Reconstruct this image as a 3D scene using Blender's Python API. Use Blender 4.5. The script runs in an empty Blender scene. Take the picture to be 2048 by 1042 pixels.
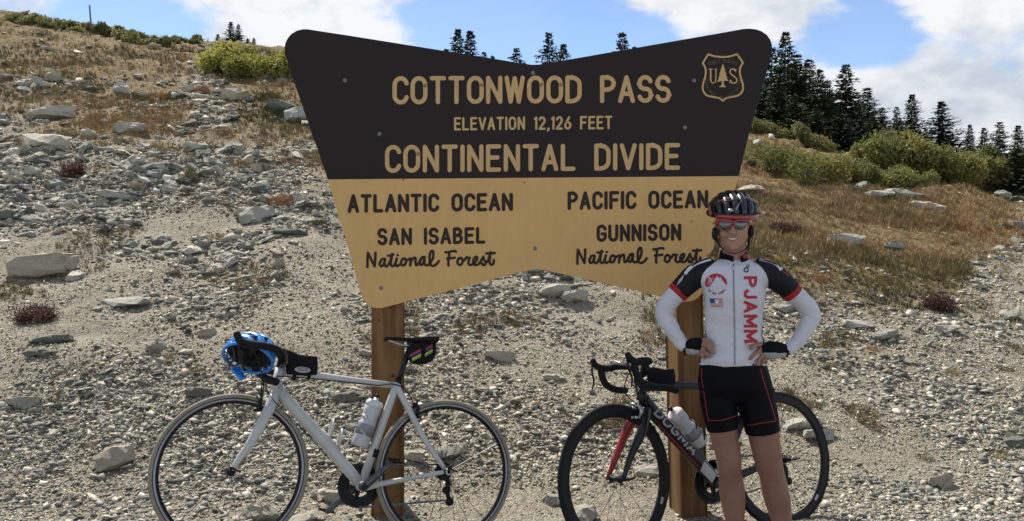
import bpy, bmesh, math, random
import numpy as np
from mathutils import Vector, Matrix, Euler
from mathutils.bvhtree import BVHTree
S = bpy.context.scene
C = S.collection
rad = math.radians
# ------------------------------------------------------------- camera
CAMH = 1.42                 # lens height above the level ground in front of the sign
FPX = 1750.0                # focal length in pixels of the 2048 px wide photograph
HOR = 473.0                 # image row of eye level
cam_d = bpy.data.cameras.new('camera'); cam = bpy.data.objects.new('camera', cam_d); C.objects.link(cam)
cam_d.sensor_width = 36; cam_d.lens = FPX/2048*36; cam_d.shift_y = -(521-HOR)/2048
cam_d.clip_start = 0.05; cam_d.clip_end = 2000
cam.location = (0, 0, CAMH); cam.rotation_euler = (rad(90), 0, 0)
S.camera = cam
# ------------------------------------------------------------- light
SUN_EL, SUN_AZ = 50.0, -33.0        # degrees; azimuth from straight ahead (+Y), minus = to the left
def az_dir(el, az): return Vector((math.sin(rad(az))*math.cos(rad(el)), math.cos(rad(az))*math.cos(rad(el)), math.sin(rad(el))))
sun_d = bpy.data.lights.new('sun', 'SUN'); sun = bpy.data.objects.new('sun', sun_d); C.objects.link(sun)
sun_d.energy = 5.0; sun_d.angle = rad(0.53); sun_d.color = (1.0, 0.945, 0.85)
sun.rotation_euler = (-az_dir(SUN_EL, SUN_AZ)).to_track_quat('-Z', 'Y').to_euler()
S.view_settings.view_transform = 'Standard'; S.view_settings.look = 'None'
S.view_settings.exposure = 0.64; S.view_settings.gamma = 1; S.view_settings.use_curve_mapping = False
world = bpy.data.worlds.new('World'); S.world = world; world.use_nodes = True
def build_world():
    nt = world.node_tree; N = nt.nodes; L = nt.links; N.clear()
    out = N.new('ShaderNodeOutputWorld'); mix = N.new('ShaderNodeMixShader'); L.new(mix.outputs[0], out.inputs[0])
    sky = N.new('ShaderNodeTexSky'); sky.sky_type = 'NISHITA'; sky.sun_disc = False
    sky.sun_elevation = rad(SUN_EL); sky.sun_rotation = rad(SUN_AZ); sky.altitude = 3600; sky.air_density = 1.1; sky.dust_density = .35; sky.ozone_density = 2.2
    b1 = N.new('ShaderNodeBackground'); b1.inputs[1].default_value = 0.108; L.new(sky.outputs[0], b1.inputs[0]); L.new(b1.outputs[0], mix.inputs[1])
    tc = N.new('ShaderNodeTexCoord')
    def math_(op, a, b=None, c=None):
        m = N.new('ShaderNodeMath'); m.operation = op
        for i, v in enumerate((a, b, c)):
            if v is None: continue
            if isinstance(v, (int, float)): m.inputs[i].default_value = v
            else: L.new(v, m.inputs[i])
        return m.outputs[0]
    def noise(scale, detail, rough=.55, off=(0, 0, 0), stretch=(1, 1, 1.9)):
        mp = N.new('ShaderNodeMapping'); L.new(tc.outputs['Generated'], mp.inputs[0]); mp.inputs['Scale'].default_value = stretch
        mp.inputs['Location'].default_value = off
        n = N.new('ShaderNodeTexNoise'); n.inputs['Scale'].default_value = scale; n.inputs['Detail'].default_value = detail
        n.inputs['Roughness'].default_value = rough; L.new(mp.outputs[0], n.inputs[0]); return n.outputs[0]
    total = math_('ADD', math_('MULTIPLY', math_('SUBTRACT', noise(5.5, 10, .62), .5), 1.5), math_('MULTIPLY', math_('SUBTRACT', noise(17, 8, .6, (5, 2, 1)), .5), .55))
    # cumulus masses and blue gaps: centre as (px, py), radii in px, weight
    blobs = [(640, 20, 250, 120, .22), (20, -40, 140, 90, .26), (1450, -20, 280, 95, .30), (1940, 110, 290, 210, .32), (1700, 180, 150, 50, .10),
             (290, 25, 190, 55, -.18), (980, 60, 300, 120, -.30), (1180, 70, 150, 80, -.25), (1715, 60, 120, 95, -.42)]
    for (px, py, rx, ry, w) in blobs:
        d = Vector(((px-1024)/FPX, 1, (HOR-py)/FPX)).normalized()
        sb = N.new('ShaderNodeVectorMath'); sb.operation = 'SUBTRACT'; L.new(tc.outputs['Generated'], sb.inputs[0]); sb.inputs[1].default_value = d
        ml = N.new('ShaderNodeVectorMath'); ml.operation = 'MULTIPLY'; L.new(sb.outputs[0], ml.inputs[0])
        ml.inputs[1].default_value = (FPX/rx, FPX/rx, FPX/ry)
        ln = N.new('ShaderNodeVectorMath'); ln.operation = 'LENGTH'; L.new(ml.outputs[0], ln.inputs[0])
        mr = N.new('ShaderNodeMapRange'); mr.interpolation_type = 'SMOOTHSTEP'
        mr.inputs[1].default_value = 1.25; mr.inputs[2].default_value = 0.45; mr.inputs[3].default_value = 0; mr.inputs[4].default_value = w
        L.new(ln.outputs[1], mr.inputs[0]); total = math_('ADD', total, mr.outputs[0])
    mask = N.new('ShaderNodeMapRange'); mask.interpolation_type = 'SMOOTHSTEP'
    mask.inputs[1].default_value = -.10; mask.inputs[2].default_value = .20; L.new(total, mask.inputs[0])
    L.new(math_('MULTIPLY_ADD', mask.outputs[0], .91, .07), mix.inputs[0])
    sh = N.new('ShaderNodeValToRGB'); e = sh.color_ramp.elements
    e[0].position = .36; e[0].color = (.60, .66, .74, 1); e[1].position = .55; e[1].color = (.98, .99, 1.0, 1)
    L.new(noise(7, 8, .6, (3, 1, 7), (1, 1, 1.6)), sh.inputs[0])
    b2 = N.new('ShaderNodeBackground'); b2.inputs[1].default_value = 0.62; L.new(sh.outputs[0], b2.inputs[0]); L.new(b2.outputs[0], mix.inputs[2])
build_world()
S.cycles.max_bounces = 6; S.cycles.diffuse_bounces = 3; S.cycles.glossy_bounces = 3; S.cycles.transparent_max_bounces = 12

# ------------------------------------------------------------- helpers
rng = np.random.default_rng(7); random.seed(7)
def P(px, py, d): return Vector(((px-1024)/FPX*d, d, CAMH+(HOR-py)/FPX*d))
ORG = {}                                   # world offset of each object's mesh origin
def tag(o, label=None, cat=None, group=None, kind=None):
    if label: o['label'] = label
    if cat: o['category'] = cat
    if group: o['group'] = group
    if kind: o['kind'] = kind
    return o
def thing(name, loc, label, cat, group=None):
    o = bpy.data.objects.new(name, None); C.objects.link(o); o.location = loc; o.empty_display_size = .1
    ORG[o] = Vector(loc); return tag(o, label, cat, group)
def mesh(name, V, F, mat=None, smooth=False):
    me = bpy.data.meshes.new(name); me.from_pydata([tuple(v) for v in V], [], [tuple(f) for f in F]); me.update()
    if smooth: me.shade_smooth()
    if mat:
        for m in (mat if isinstance(mat, (list, tuple)) else [mat]): me.materials.append(m)
    return me
def part(name, V, F, mat, parent=None, smooth=False, loc=None):
    """V in world space; stored relative to the parent's origin (or loc / the base of V for a top-level mesh)"""
    o = bpy.data.objects.new(name, None)
    off = ORG[parent] if parent is not None else (Vector(loc) if loc is not None else Vector((0, 0, 0)))
    bpy.data.objects.remove(o)
    V = [Vector(v)-off for v in V]
    o = bpy.data.objects.new(name, mesh(name, V, F, mat, smooth)); C.objects.link(o)
    if parent is not None: o.parent = parent
    else: o.location = off
    ORG[o] = off; return o
def part_me(name, me, parent, world_to_local=True):
    off = ORG[parent]; me.transform(Matrix.Translation(-off)); me.name = name
    o = bpy.data.objects.new(name, me); C.objects.link(o); o.parent = parent; ORG[o] = off; return o
class G:                                   # geometry collector
    def __init__(s): s.V = []; s.F = []
    def add(s, V, F):
        b = len(s.V); s.V += [Vector(v) for v in V]; s.F += [tuple(b+i for i in f) for f in F]; return s
    def obj(s, name, mat, parent=None, smooth=False, loc=None): return part(name, s.V, s.F, mat, parent, smooth, loc)
    def tube(s, pts, r, seg=10, flat=1.0, side=None, cap=True):
        pts = [Vector(p) for p in pts]; n = len(pts); R = r if isinstance(r, (list, tuple)) else [r]*n
        Fl = flat if isinstance(flat, (list, tuple)) else [flat]*n
        rings = []; prev = None
        for i, p in enumerate(pts):
            t = (pts[min(i+1, n-1)]-pts[max(i-1, 0)]).normalized()
            if side is not None: a = Vector(side)
            elif prev is None: a = Vector((0, 0, 1)) if abs(t.z) < .9 else Vector((1, 0, 0))
            else: a = prev
            a = (a-t*a.dot(t)).normalized(); prev = a; b = t.cross(a)
            rings.append([p+(a*math.cos(k*2*math.pi/seg)*Fl[i]+b*math.sin(k*2*math.pi/seg))*R[i] for k in range(seg)])
        V = [v for rg in rings for v in rg]; F = []
        for i in range(n-1):
            for k in range(seg):
                a0 = i*seg+k; a1 = i*seg+(k+1) % seg; F.append((a0, a1, a1+seg, a0+seg))
        if cap: F.append(tuple(range(seg-1, -1, -1))); F.append(tuple((n-1)*seg+k for k in range(seg)))
        return s.add(V, F)
    def ball(s, c, rx, ry=None, rz=None, seg=16, rings=10, rot=None):
        ry = rx if ry is None else ry; rz = rx if rz is None else rz; c = Vector(c); V = []; F = []
        for i in range(rings+1):
            th = math.pi*i/rings
            for k in range(seg):
                ph = 2*math.pi*k/seg
                v = Vector((rx*math.sin(th)*math.cos(ph), ry*math.sin(th)*math.sin(ph), rz*math.cos(th)))
                if rot is not None: v = rot @ v
                V.append(c+v)
        for i in range(rings):
            for k in range(seg):
                a = i*seg+k; b = i*seg+(k+1) % seg; F.append((a, a+seg, b+seg, b))
        return s.add(V, F)
    def box(s, c, ax, ay, az, hx, hy, hz):
        c = Vector(c); V = []
        for i in (-1, 1):
            for j in (-1, 1):
                for k in (-1, 1): V.append(c+ax*hx*i+ay*hy*j+az*hz*k)
        return s.add(V, [(0, 1, 3, 2), (4, 6, 7, 5), (0, 4, 5, 1), (2, 3, 7, 6), (0, 2, 6, 4), (1, 5, 7, 3)])
    def lathe(s, c, axis, prof, seg=48, closed=True):
        """prof: list of (radius, offset along axis)"""
        c = Vector(c); axis = Vector(axis).normalized(); a = axis.orthogonal().normalized(); b = axis.cross(a); m = len(prof); V = []; F = []
        for k in range(seg):
            t = 2*math.pi*k/seg; d = a*math.cos(t)+b*math.sin(t)
            for (r, h) in prof: V.append(c+d*r+axis*h)
        for k in range(seg):
            k2 = (k+1) % seg
            for j in range(m if closed else m-1):
                j2 = (j+1) % m; F.append((k*m+j, k2*m+j, k2*m+j2, k*m+j2))
        return s.add(V, F)
def smooth_pts(pts, n=6):
    """Catmull-Rom through the points"""
    pts = [Vector(p) for p in pts]; out = []
    for i in range(len(pts)-1):
        p0 = pts[max(i-1, 0)]; p1 = pts[i]; p2 = pts[i+1]; p3 = pts[min(i+2, len(pts)-1)]
        for k in range(n):
            t = k/n; out.append(.5*((2*p1)+(p2-p0)*t+(2*p0-5*p1+4*p2-p3)*t*t+(3*p1-p0-3*p2+p3)*t**3))
    out.append(pts[-1]); return out
def interp_list(r, n):
    """radii matched to smooth_pts"""
    out = []
    for i in range(len(r)-1):
        for k in range(n): out.append(r[i]+(r[i+1]-r[i])*k/n)
    out.append(r[-1]); return out
# ---- noise in numpy
_perm = np.random.default_rng(3).random((256, 256))
def vnoise(x, y):
    xi = np.floor(x).astype(int); yi = np.floor(y).astype(int); fx = x-xi; fy = y-yi
    fx = fx*fx*(3-2*fx); fy = fy*fy*(3-2*fy); g = lambda a, b: _perm[a & 255, b & 255]
    return (g(xi, yi)*(1-fx)+g(xi+1, yi)*fx)*(1-fy)+(g(xi, yi+1)*(1-fx)+g(xi+1, yi+1)*fx)*fy
def fbm(x, y, o=4, s=0):
    t = 0; a = 1; w = 0
    for k in range(o): t = t+a*(vnoise(x*2**k+17.3*k+s*31.7, y*2**k+9.1*k+s*13.1)-.5); w += a; a *= .5
    return t/w*2
# ---- materials
def node_mat(name):
    m = bpy.data.materials.new(name); m.use_nodes = True; nt = m.node_tree
    return m, nt.nodes, nt.links, nt.nodes['Principled BSDF']
def ramp(N, L, src, stops):
    r = N.new('ShaderNodeValToRGB'); e = r.color_ramp.elements
    while len(e) < len(stops): e.new(.5)
    for i, (p, c) in enumerate(stops): e[i].position = p; e[i].color = (c[0], c[1], c[2], 1)
    L.new(src, r.inputs[0]); return r.outputs[0]
def simple(name, col, rough=.5, metal=0.0, var=.12, scale=30.0, bump=0.0, bscale=200.0, spec=.5, coat=0.0):
    m, N, L, B = node_mat(name); B.inputs['Roughness'].default_value = rough; B.inputs['Metallic'].default_value = metal
    B.inputs['Specular IOR Level'].default_value = spec; B.inputs['Coat Weight'].default_value = coat; B.inputs['Coat Roughness'].default_value = .08
    tc = N.new('ShaderNodeTexCoord'); n = N.new('ShaderNodeTexNoise'); n.inputs['Scale'].default_value = scale; n.inputs['Detail'].default_value = 5
    L.new(tc.outputs['Object'], n.inputs[0])
    lo = [c*(1-var) for c in col]; hi = [min(1, c*(1+var)) for c in col]
    L.new(ramp(N, L, n.outputs[0], [(.3, lo), (.7, hi)]), B.inputs['Base Color'])
    if bump:
        n2 = N.new('ShaderNodeTexNoise'); n2.inputs['Scale'].default_value = bscale; n2.inputs['Detail'].default_value = 4
        L.new(tc.outputs['Object'], n2.inputs[0]); b = N.new('ShaderNodeBump'); b.inputs['Strength'].default_value = bump; b.inputs['Distance'].default_value = .002
        L.new(n2.outputs[0], b.inputs['Height']); L.new(b.outputs[0], B.inputs['Normal'])
    return m
def tinted(name, stops, rough=.85, nscale=9.0, namp=.25, bump=.5, bscale=40.0, bdist=.01, speckle=None):
    """colour picked per piece: attribute 'tint' on merged meshes plus the object colour of single objects, broken up by noise"""
    m, N, L, B = node_mat(name); B.inputs['Roughness'].default_value = rough; B.inputs['Specular IOR Level'].default_value = .3
    at = N.new('ShaderNodeAttribute'); at.attribute_name = 'tint'; oi = N.new('ShaderNodeObjectInfo')
    sc = N.new('ShaderNodeSeparateColor'); L.new(oi.outputs['Color'], sc.inputs[0])
    ad = N.new('ShaderNodeMath'); ad.operation = 'ADD'; L.new(at.outputs['Fac'], ad.inputs[0]); L.new(sc.outputs[0], ad.inputs[1])
    fr = N.new('ShaderNodeMath'); fr.operation = 'FRACT'; L.new(ad.outputs[0], fr.inputs[0])
    tc = N.new('ShaderNodeTexCoord'); n = N.new('ShaderNodeTexNoise'); n.inputs['Scale'].default_value = nscale; n.inputs['Detail'].default_value = 6
    n.inputs['Roughness'].default_value = .65; L.new(tc.outputs['Object'], n.inputs[0])
    ma = N.new('ShaderNodeMath'); ma.operation = 'MULTIPLY_ADD'; L.new(n.outputs[0], ma.inputs[0]); ma.inputs[1].default_value = namp*2; ma.inputs[2].default_value = -namp
    ad2 = N.new('ShaderNodeMath'); ad2.operation = 'ADD'; L.new(fr.outputs[0], ad2.inputs[0]); L.new(ma.outputs[0], ad2.inputs[1]); ad2.use_clamp = True
    L.new(ramp(N, L, ad2.outputs[0], stops), B.inputs['Base Color'])
    if bump:
        n2 = N.new('ShaderNodeTexNoise'); n2.inputs['Scale'].default_value = bscale; n2.inputs['Detail'].default_value = 6; n2.inputs['Roughness'].default_value = .7
        L.new(tc.outputs['Object'], n2.inputs[0]); b = N.new('ShaderNodeBump'); b.inputs['Strength'].default_value = bump; b.inputs['Distance'].default_value = bdist
        L.new(n2.outputs[0], b.inputs['Height']); L.new(b.outputs[0], B.inputs['Normal'])
    return m
ROCK = tinted('slate_rock', [(0, (.085, .086, .072)), (.2, (.18, .18, .15)), (.42, (.31, .305, .255)), (.66, (.47, .445, .365)), (.8, (.40, .33, .24)), (1, (.68, .65, .56))], namp=.34, nscale=14, bump=.9, bdist=.014)
PEBBLE = tinted('gravel_stone', [(0, (.055, .050, .038)), (.3, (.19, .170, .122)), (.55, (.34, .308, .222)), (.8, (.50, .465, .350)), (1, (.68, .645, .53))], nscale=20, bump=.2)
GRASS = tinted('tundra_grass', [(0, (.075, .075, .03)), (.2, (.15, .13, .05)), (.45, (.24, .175, .08)), (.75, (.33, .235, .115)), (.9, (.27, .13, .055)), (1, (.40, .30, .14))], nscale=.9, namp=.3, bump=0, rough=.9)
# ------------------------------------------------------------- terrain
U_ = np.array([-1.2, -.60, -.53, -.47, -.41, -.36, -.27, -.10, 0, .15, .27, .36, .42, .50, .585, .8, 1.3])
Y_ = np.array([-10, 24, 40, 58, 80, 92, 98, 150, 190, 240, 278, 305, 320, 345, 378, 400, 420])     # skyline row of the bare hill
D_ = np.array([36, 34, 34, 32, 30, 30, 28, 26, 24, 22, 21, 20, 20, 19, 18, 18, 18])               # distance of the crest
_uu = np.linspace(-1.2, 1.3, 251); _e = (HOR-np.interp(_uu, U_, Y_))/FPX; _dc = np.interp(_uu, U_, D_)
k_ = np.ones(9)/9; _e = np.convolve(np.pad(_e, 4, 'edge'), k_, 'valid'); _dc = np.convolve(np.pad(_dc, 4, 'edge'), k_, 'valid')
def gprof(y, dc, y0=4.42):
    t = np.clip((y-y0)/.16, -30, 60); g = .16*np.log1p(np.exp(np.minimum(t, 50))); g = np.where(t > 50, (y-y0), g)
    G = (dc-y0)+0*y; k = 3.5
    m = np.minimum(g, G)-k*np.log1p(np.exp(-np.abs(g-G)/k))+k*np.log1p(np.exp(-G/k))
    return np.maximum(m, 0)*np.ones_like(y) - np.maximum(y-dc-6, 0)*.06
_ys = np.linspace(5, 60, 400)
_s = np.array([np.min((e*_ys+CAMH)/np.maximum(gprof(_ys, dc), 1e-3)) for e, dc in zip(_e, _dc)])
def H(x, y):
    x = np.asarray(x, float); y = np.asarray(y, float)
    u = np.clip(x/np.maximum(y, 3.0), -1.2, 1.3); s = np.interp(u, _uu, _s); dc = np.interp(u, _uu, _dc)
    z = s*gprof(y, dc, 4.44+.22/(1+np.exp(-np.clip(x*5, -30, 30))))
    w = 1/(1+np.exp(-(y-5.2)/.4)); far = np.clip((y-8)/10, 0, 1)
    z = z+w*(fbm(x*.35, y*.35, 4, 1)*.16+fbm(x*1.3, y*1.3, 3, 2)*(.05+.06*far))+fbm(x*3.1, y*3.1, 3, 4)*.012*(1+2*w)+fbm(x*11, y*11, 2, 5)*.006
    z = z+.085*np.exp(-((x+1.25)**2/.35+(y-3.75)**2/.3))             # rise under the front wheel of the left bicycle
    z = z+.035*np.exp(-((x+.62)**2/.05+(y-4.42)**2/.02))
    z = z-.45*np.clip((2.2-y)/3, 0, 1)**2*0
    z = z+far*(np.clip(fbm(x*2.3, y*2.3, 3, 14)+.1, 0, 1))*.16
    # eroded lip below the turf on the right and ledges in the turf on the left
    z = z+.10*far*np.clip(fbm(x*.8, y*.8, 2, 8)*3, -.5, .5)
    return z
def Hs(x, y): return float(H(np.array([x]), np.array([y]))[0])
_hu = np.linspace(-.95, .95, 951); _hy = np.exp(np.linspace(math.log(1.6), math.log(48), 620))
_HU, _HY = np.meshgrid(_hu, _hy, indexing='ij'); _HV = np.maximum.accumulate((H(_HU*_HY, _HY)-CAMH)/_HY, axis=1)
def hit(px, py):
    """distance at which the sight line through each pixel first meets the ground; nan if it misses"""
    px = np.atleast_1d(np.asarray(px, float)); py = np.atleast_1d(np.asarray(py, float)); u = (px-1024)/FPX; v = (HOR-py)/FPX
    iu = np.clip(np.round((u+.95)/1.9*950).astype(int), 0, 950); res = np.full(px.shape, np.nan); order = np.argsort(iu, kind='stable'); su = iu[order]
    b0 = np.searchsorted(su, np.arange(951)); b1 = np.searchsorted(su, np.arange(951), side='right')
    for c in range(951):
        if b1[c] == b0[c]: continue
        k = order[b0[c]:b1[c]]; row = _HV[c]; j = np.searchsorted(row, v[k]); ok = (j > 0) & (j < len(row)); kk = k[ok]; jj = j[ok]
        t = (v[kk]-row[jj-1])/np.maximum(row[jj]-row[jj-1], 1e-9); res[kk] = _hy[jj-1]+(_hy[jj]-_hy[jj-1])*np.clip(t, 0, 1)
    return res
def hp(px, py):
    d = hit([px], [py])[0]
    if not np.isfinite(d):
        for q in range(1, 60):
            d = hit([px], [py+q*2])[0]
            if np.isfinite(d): break
    x = (px-1024)/FPX*d; return Vector((x, d, Hs(x, d)))
# where turf takes over from scree, as image rows along the slope seen from the road
XB = [-400, 0, 100, 200, 300, 400, 480, 560, 620, 1000, 1440, 1520, 1600, 1700, 1800, 1880, 1960, 2048, 2500]
YB = [220, 235, 240, 250, 268, 250, 280, 300, 310, 420, 540, 590, 625, 640, 640, 600, 560, 470, 420]
def meadow(x, y):
    yy = np.maximum(y, .5); px = 1024+FPX*x/yy; py = HOR-FPX*(H(x, y)-CAMH)/yy
    m = (np.interp(px, XB, YB)-py)/34+fbm(x*.9, y*.9, 4, 11)*3.0+fbm(x*3.2, y*3.2, 2, 12)*1.3
    m = m-3.2*np.exp(-((px-(380+(py-80)*.35))/42)**2)*(py < 260)       # stony gully running up to the crest
    m = m-2.0*np.exp(-(((px-1800)/150)**2+((py-400)/28)**2))-1.6*np.exp(-(((px-1540)/60)**2+((py-470)/25)**2))
    m = m-4*np.exp(-((px-(1985+(py-540)*-.25))/50)**2)*((py > 520) & (px > 1800))
    return np.where(y < 5.5, 0, 1/(1+np.exp(-np.clip(m, -20, 20))))
def make_ground():
    a1 = np.linspace(-.72, .72, 480); a = np.concatenate([-np.geomspace(2.6, .73, 28), a1, np.geomspace(.73, 2.6, 28)])
    ys = np.concatenate([np.linspace(-14, 3.2, 24), np.geomspace(3.35, 36, 350), np.geomspace(37, 420, 36)])
    A, Yg = np.meshgrid(a, ys); X = A*(1.2+np.abs(Yg)); Z = H(X, Yg); nr, nc = X.shape
    V = np.stack([X, Yg, Z], -1).reshape(-1, 3); idx = np.arange(nr*nc).reshape(nr, nc)
    F = np.stack([idx[:-1, :-1], idx[:-1, 1:], idx[1:, 1:], idx[1:, :-1]], -1).reshape(-1, 4)
    me = bpy.data.meshes.new('ground'); me.vertices.add(len(V)); me.vertices.foreach_set('co', V.ravel())
    me.loops.add(F.size); me.loops.foreach_set('vertex_index', F.ravel().astype(np.int32)); me.polygons.add(len(F))
    me.polygons.foreach_set('loop_start', np.arange(0, F.size, 4, dtype=np.int32)); me.polygons.foreach_set('loop_total', np.full(len(F), 4, np.int32))
    me.update(); me.validate(); me.shade_smooth()
    at = me.attributes.new('meadow', 'FLOAT', 'POINT'); at.data.foreach_set('value', meadow(X, Yg).ravel().astype(np.float32))
    m, N, L, B = node_mat('scree_and_turf'); B.inputs['Roughness'].default_value = .95; B.inputs['Specular IOR Level'].default_value = .15
    tc = N.new('ShaderNodeTexCoord')
    def nz(scale, det=6, r=.6):
        n = N.new('ShaderNodeTexNoise'); n.inputs['Scale'].default_value = scale; n.inputs['Detail'].default_value = det; n.inputs['Roughness'].default_value = r
        L.new(tc.outputs['Object'], n.inputs[0]); return n.outputs[0]
    def vor(scale):
        v = N.new('ShaderNodeTexVoronoi'); v.inputs['Scale'].default_value = scale; L.new(tc.outputs['Object'], v.inputs[0]); return v
    v1 = vor(95); v2 = vor(38)
    def sep(c):
        s = N.new('ShaderNodeSeparateColor'); L.new(c, s.inputs[0]); return s.outputs[0]
    def mixc(f, a_, b_, mode='MIX'):
        x = N.new('ShaderNodeMix'); x.data_type = 'RGBA'; x.blend_type = mode
        if isinstance(f, float): x.inputs[0].default_value = f
        else: L.new(f, x.inputs[0])
        L.new(a_, x.inputs[6]); L.new(b_, x.inputs[7]); return x.outputs[2]
    c1 = ramp(N, L, sep(v1.outputs['Color']), [(0, (.17, .155, .125)), (.4, (.30, .265, .21)), (.8, (.42, .38, .31)), (1, (.52, .49, .42))])
    c2 = ramp(N, L, sep(v2.outputs['Color']), [(0, (.16, .15, .13)), (.5, (.33, .295, .235)), (1, (.46, .43, .36))])
    soil = ramp(N, L, nz(2.2), [(.3, (.18, .143, .092)), (.5, (.27, .232, .160)), (.72, (.37, .34, .25))])
    grav = mixc(ramp(N, L, nz(9), [(.42, (0, 0, 0)), (.58, (1, 1, 1))]), c1, c2); grav = mixc(.5, grav, soil)
    turf = ramp(N, L, nz(3.2, 8, .7), [(.28, (.075, .065, .028)), (.45, (.16, .115, .05)), (.58, (.26, .17, .075)), (.72, (.20, .17, .06))])
    turf = mixc(ramp(N, L, nz(30, 6), [(.35, (.0, .0, .0)), (.7, (.7, .7, .7))]), turf, ramp(N, L, nz(60), [(.3, (.10, .075, .035)), (.7, (.34, .25, .13))]))
    am = N.new('ShaderNodeAttribute'); am.attribute_name = 'meadow'
    L.new(mixc(am.outputs['Fac'], grav, turf), B.inputs['Base Color'])
    hgt = N.new('ShaderNodeMath'); hgt.operation = 'ADD'; L.new(v1.outputs['Distance'], hgt.inputs[0]); L.new(v2.outputs['Distance'], hgt.inputs[1])
    bp = N.new('ShaderNodeBump'); bp.inputs['Strength'].default_value = .9; bp.inputs['Distance'].default_value = .012; bp.invert = True
    L.new(hgt.outputs[0], bp.inputs['Height']); bp2 = N.new('ShaderNodeBump'); bp2.inputs['Strength'].default_value = .8; bp2.inputs['Distance'].default_value = .03
    L.new(nz(22, 8, .7), bp2.inputs['Height']); L.new(bp.outputs[0], bp2.inputs['Normal']); L.new(bp2.outputs[0], B.inputs['Normal'])
    me.materials.append(m); o = bpy.data.objects.new('ground', me); C.objects.link(o); o['kind'] = 'structure'
    o['label'] = 'stony hillside of grey scree and gravel rising to dry brown turf'
make_ground()
# ------------------------------------------------------------- stones
def rock_proto(seed, n=13, flat=.5, box=True):
    """an angular slab: hull of points pushed out to a rounded box"""
    r = random.Random(seed); bm = bmesh.new()
    sx, sy, sz = 1, r.uniform(.6, .95), flat*r.uniform(.75, 1.2)
    for _ in range(n):
        v = Vector((r.gauss(0, 1), r.gauss(0, 1), r.gauss(0, 1))).normalized()
        if box: m = max(abs(v.x), abs(v.y), abs(v.z)); v = v/m*r.uniform(.72, 1.0)*.5+v*.5*.25
        else: v = v*r.uniform(.45, .55)
        bm.verts.new((v.x*sx, v.y*sy, v.z*sz))
    res = bmesh.ops.convex_hull(bm, input=bm.verts); 
    loose = [v for v in bm.verts if not v.link_faces]; bmesh.ops.delete(bm, geom=loose, context='VERTS')
    bmesh.ops.triangulate(bm, faces=bm.faces); bm.normal_update(); bm.verts.index_update()
    V = np.array([v.co[:] for v in bm.verts]); F = np.array([[v.index for v in f.verts] for f in bm.faces]); bm.free(); return V, F
def rot_mats(n, tilt, r):
    yaw = r.uniform(0, 2*math.pi, n); ax = r.normal(0, tilt, n); ay = r.normal(0, tilt, n)
    cz, sz = np.cos(yaw), np.sin(yaw); R = np.zeros((n, 3, 3)); R[:, 0, 0] = cz; R[:, 0, 1] = -sz; R[:, 1, 0] = sz; R[:, 1, 1] = cz; R[:, 2, 2] = 1
    cx, sx = np.cos(ax), np.sin(ax); Rx = np.zeros((n, 3, 3)); Rx[:, 0, 0] = 1; Rx[:, 1, 1] = cx; Rx[:, 1, 2] = -sx; Rx[:, 2, 1] = sx; Rx[:, 2, 2] = cx
    cy, sy = np.cos(ay), np.sin(ay); Ry = np.zeros((n, 3, 3)); Ry[:, 1, 1] = 1; Ry[:, 0, 0] = cy; Ry[:, 0, 2] = sy; Ry[:, 2, 0] = -sy; Ry[:, 2, 2] = cy
    return Ry @ Rx @ R
def merged(name, protos, pos, size, R, tint, mat, smooth=False):
    """many small pieces in one mesh"""
    which = np.arange(len(pos)) % len(protos); VV = []; FF = []; TT = []; base = 0
    for k, (V, F) in enumerate(protos):
        s = which == k; n = int(s.sum())
        if not n: continue
        W = np.einsum('nij,vj->nvi', R[s], V)*size[s][:, None, None]+pos[s][:, None, :]
        VV.append(W.reshape(-1, 3)); f = (F[None]+(np.arange(n)*len(V))[:, None, None]+base).reshape(-1, F.shape[1]); FF.append(f)
        TT.append(np.repeat(tint[s], len(V))); base += n*len(V)
    V = np.concatenate(VV); F = np.concatenate(FF); T = np.concatenate(TT); me = bpy.data.meshes.new(name)
    me.vertices.add(len(V)); me.vertices.foreach_set('co', V.ravel()); me.loops.add(F.size); me.loops.foreach_set('vertex_index', F.ravel().astype(np.int32))
    me.polygons.add(len(F)); me.polygons.foreach_set('loop_start', np.arange(0, F.size, F.shape[1], dtype=np.int32)); me.polygons.foreach_set('loop_total', np.full(len(F), F.shape[1], np.int32))
    me.update(); at = me.attributes.new('tint', 'FLOAT', 'POINT'); at.data.foreach_set('value', T.astype(np.float32)); me.materials.append(mat)
    if smooth: me.shade_smooth()
    o = bpy.data.objects.new(name, me); C.objects.link(o); return o
def screen_pts(n, x0=-160, x1=2210, y0=20, y1=1190, seed=1):
    r = np.random.default_rng(seed); px = r.uniform(x0, x1, n); py = r.uniform(y0, y1, n); d = hit(px, py); ok = np.isfinite(d); px, py, d = px[ok], py[ok], d[ok]
    x = (px-1024)/FPX*d; return px, py, d, x, H(x, d), r
protoM = [rock_proto(100+k, 9, [.26, .36, .5, .30][k % 4]) for k in range(20)]
protoP = [rock_proto(200+k, 6, .6, False) for k in range(10)]
# pebbles and grit
px, py, d, x, z, r = screen_pts(186000, seed=1)
keep = (meadow(x, d) < r.uniform(.05, .95, len(x))); px, py, d, x, z = px[keep], py[keep], d[keep], x[keep], z[keep]
n = len(x); sz = r.lognormal(math.log(4.4), .42, n)*d/FPX; sz = np.clip(sz, .006, .09)*(1-.35*(fbm(x*.9, d*.9, 3, 21) > .18))
o = merged('gravel', protoP, np.stack([x, d, z+sz*.17], -1), sz, rot_mats(n, .5, r), r.beta(1.3, 1.1, n), PEBBLE)
tag(o, 'fine grey and tan gravel covering the lower slope', 'gravel', kind='stuff')
N_PEB = n
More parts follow.
